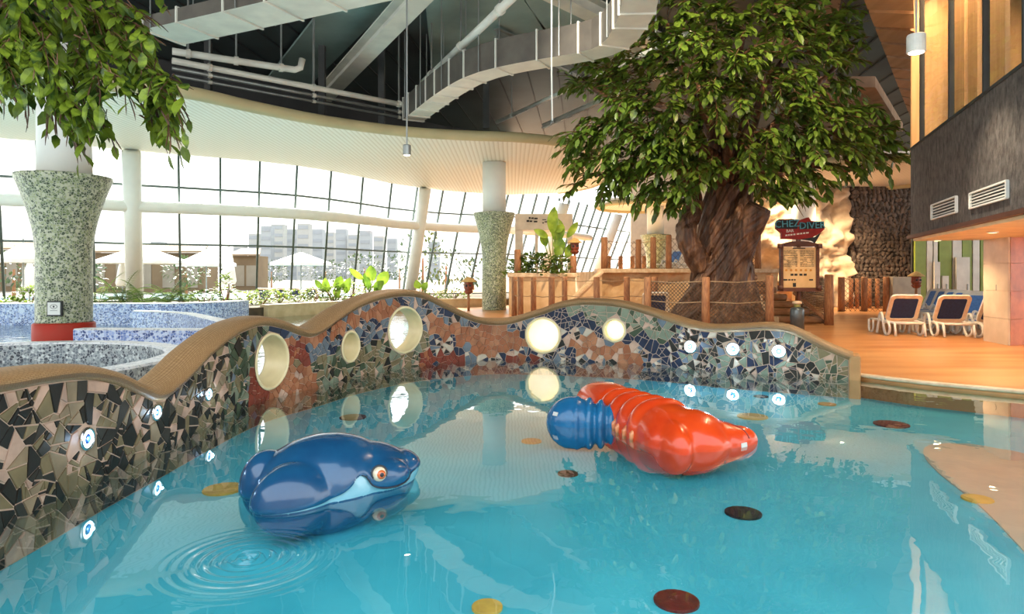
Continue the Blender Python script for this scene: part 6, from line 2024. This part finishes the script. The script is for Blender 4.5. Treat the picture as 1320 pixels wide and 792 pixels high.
# ================================================================== GARDEN BEYOND THE GLASS
M['terrace_out'] = mat('terrace_out', (0.26, 0.23, 0.18), (0.20, 0.17, 0.13), .3, .9)
gnd = struct(MB().box((0, 330, -0.45), (600, 300, .1)).build('ground_garden', M['terrace_out']))
M['pool_out'] = mat('pool_out', (0.12, 0.32, 0.40), None, .3, .2)
struct(MB().box((-20, 62, -.3), (24, 7, .06)).build('water_garden', M['pool_out']))
M['canvas'] = mat('canvas', (0.78, 0.75, 0.68), None, 2, .8)
def parasol(px, ytop, yrim, hw, Y, label):
    c = P(px, ytop, Y); base = Vector((c.x, c.y, -.35)); t = thing('garden_parasol', base, label, 'parasol', 'white parasols in the garden')
    H_ = c.z - base.z; hr = (yrim - ytop) / FOC * Y; R_ = hw / FOC * Y; n = 8
    mb = MB(); ring = [base + Vector((R_ * cos(2*pi*k/n + .3), R_ * sin(2*pi*k/n + .3), H_ - hr)) for k in range(n)]
    mb.v = [base + Vector((0, 0, H_))] + ring + [p - Vector((0, 0, .25)) for p in ring]
    for k in range(n): mb.f += [(0, 1 + k, 1 + (k+1) % n), (1 + k, 1 + n + k, 1 + n + (k+1) % n, 1 + (k+1) % n)]; mb.mi += [0, 0]
    mb.build('canopy', M['canvas'], t)
    MB().tube([base, base + Vector((0, 0, H_ + .2))], .06, 8).build('pole', M['metal_grey'], t)
    MB().lathe([(.5, 0), (.5, .12)], base, 14).build('foot', M['metal_grey'], t)
parasol(30, 312, 334, 34, 42, 'white garden parasol seen at the frame edge beside the big green column')
parasol(182, 316, 336, 54, 50, 'widest white garden parasol behind the leaning white tube column')
parasol(266, 322, 340, 36, 56, 'white garden parasol partly behind the cone shaped shrub')
parasol(388, 325, 339, 38, 58, 'white garden parasol past the pale garden loungers')
parasol(66, 322, 338, 26, 66, 'small white garden parasol hidden by the big green column')
def closed_parasol(px, yt, Y, label):
    c = P(px, yt, Y); base = Vector((c.x, c.y, -.35)); H_ = c.z - base.z
    t = thing('closed_parasol', base, label, 'parasol', 'closed parasols in the garden')
    MB().lathe([(.42, H_ * .34), (.5, H_ * .4), (.3, H_ * .75), (.06, H_ * .98)], base, 12).build('folded_canopy', M['canvas'], t, smooth=True)
    MB().tube([base, base + Vector((0, 0, H_))], .06, 8).build('pole', M['metal_grey'], t)
closed_parasol(295, 316, 46, 'closed white parasol standing above the cone shaped shrub')
closed_parasol(38, 334, 48, 'closed cream parasol close to the frame edge')
closed_parasol(158, 330, 52, 'closed cream parasol behind the ferns')
# towers of the town, haze put into their pale colours
M['tower_haze_a'] = mat('tower_haze_a', (0.34, 0.36, 0.38), None, .05, .9)
M['tower_haze_b'] = mat('tower_haze_b', (0.38, 0.38, 0.37), None, .05, .9)
rb_ = random.Random(4)
TW = [(330, 302, 14), (345, 292, 13), (360, 290, 16), (378, 296, 12), (393, 289, 15), (411, 296, 13), (426, 300, 12), (441, 296, 13), (456, 303, 12), (472, 298, 14), (489, 305, 13), (506, 308, 12), (310, 318, 13), (560, 312, 14), (120, 318, 12), (205, 312, 14)]
for k, (x, y, w_) in enumerate(TW):
    Y = 300 + rb_.uniform(-30, 60)
    top = P(x, y, Y); X = top.x; hw = w_ / 2 / FOC * Y
    t = thing('distant_tower', (X, Y, -.4), ('haze-coloured tower block beyond the garden, %s' % ['farthest along at the parasol side', 'second along from the parasol side', 'broad third along from the parasol side', 'fourth along, narrow', 'tallest of the row',
              'sixth along, just past the tallest', 'seventh along, lower roof', 'eighth along over the broad leaves', 'ninth along, low', 'tenth along with a pale front', 'eleventh along beside the leaning column', 'twelfth along, lowest of the row',
              'set apart below the brace tube', 'seen past the leaning column', 'seen beside the big green column', 'seen over the fern palms'][k]), 'building', 'town beyond the garden')
    body_ = MB().box((X, Y, top.z / 2 - .2), (hw, hw, top.z / 2 + .2)).build('block', M['tower_haze_a' if k % 2 else 'tower_haze_b'], t)
    wb = MB(); nf = max(3, int(top.z / 3.5))
    for f in range(nf): wb.box((X, Y - hw - .05, (f + .6) * top.z / nf), (hw * .85, .08, top.z / nf * .2))
    wb.build('window_bands', mat('far_glass%d' % k, (0.27, 0.29, 0.32), None, .1, .4) if k == 0 else bpy.data.materials['far_glass0'], t, kind='stuff')
# low garden buildings behind the parasols
M['pavilion'] = mat('pavilion', (0.17, 0.115, 0.06), (0.13, 0.085, 0.045), .4, .8)
M['pavilion_roof'] = mat('pavilion_roof', (0.24, 0.15, 0.08), None, .6, .8)
for k, (xa, xb, yt, Y, lb) in enumerate([(-30, 60, 322, 84, 'low tan garden pavilion at the frame edge beyond the parasols'), (112, 262, 326, 78, 'long tan garden pavilion behind the widest parasol'), (300, 332, 330, 90, 'small tan garden pavilion behind the closed parasol')]):
    a, b_ = P(xa, yt, Y), P(xb, yt, Y)
    t = thing('garden_pavilion', ((a.x + b_.x) / 2, Y, -.35), lb, 'building', 'low garden buildings')
    hh = a.z + .35
    MB().box(((a.x + b_.x) / 2, Y + 2, hh / 2 - .35), ((b_.x - a.x) / 2, 1.9, hh / 2)).build('wall', M['pavilion'], t)
    MB().slab([(a.x - .5, Y - .5, a.z), (b_.x + .5, Y - .5, a.z), (b_.x - .3, Y + 2, a.z + .9), (a.x + .3, Y + 2, a.z + .9)], (0, 0, .2)).build('roof', M['pavilion_roof'], t)
    n = max(2, int((b_.x - a.x) / 2.4))
    for i in range(n):
        x = lerp(a.x, b_.x, (i + .5) / n)
        MB().box((x, Y + .08, hh * .42 - .35), (.7, .06, hh * .3)).build('opening', M['terrace_out'], t)
# garden trees
def far_tree(px, Y, hgt, rad, label):
    base = Vector(((px - 660) / FOC * Y, Y, -.35)); r = random.Random(int(px) + 3)
    t = thing('garden_tree', base, label, 'tree', 'trees in the garden')
    MB().tube([base, base + Vector((0, 0, hgt * .6))], [.16, .08], 8).build('trunk', M['log'], t)
    mb = MB()
    for k in range(420):
        v = rv(r); 
        if v.length > 1 or v.length < .45: continue
        p = base + Vector((v.x * rad, v.y * rad, hgt * .62 + v.z * hgt * .38))
        add_leaf(mb, leaf_matrix(p, v + rv(r, .5), Vector((0, 0, 1)) + rv(r, .3), .5, 1.5))
    mb.build('foliage', M['leaf_far'], t, kind='stuff')
for px, Y_, h_, r_, lb in [(84, 97, 4.5, 3.0, 'dark garden tree behind the small parasol'), (140, 92, 4.6, 3.2, 'dark garden tree left of the widest parasol'.replace('left of', 'just before')), (200, 90, 4.4, 3.4, 'dark garden tree just past the widest parasol'),
        (300, 96, 4.8, 2.6, 'dark garden tree over the cone shaped shrub'), (350, 108, 4.4, 2.8, 'dark garden tree before the first towers'), (420, 104, 4.4, 3.8, 'dark garden tree past the parasol by the loungers'), (515, 100, 5.5, 3.8, 'dark garden tree just before the leaning column')]:
    far_tree(px, Y_, h_, r_, lb)
far_tree(18, 52, 4.2, 1.9, 'pale garden tree below the brace tube at the frame edge'); far_tree(105, 60, 3.6, 1.8, 'pale garden tree hidden by the big green column'); far_tree(240, 70, 4.0, 2.2, 'pale garden tree between two parasols')
far_tree(545, 60, 6.0, 2.6, 'tall pale garden tree behind the leaning column'); far_tree(575, 66, 5.0, 3.0, 'spreading pale garden tree near the slim green column'); far_tree(470, 90, 5.0, 3.2, 'pale garden tree below the town towers'); far_tree(610, 74, 4.0, 2.5, 'low pale garden tree beside the slim green column')
for k, px in enumerate((340, 361, 380, 402)):
    o = copy_tree(proto)
    place_lounger(o, px, 43.5, radians(-100), 'pale sun lounger out in the garden, %s from the closed parasol' % ('first', 'second', 'third', 'fourth')[k], -.35, 1.15)
    o['group'] = 'sun loungers in the garden'
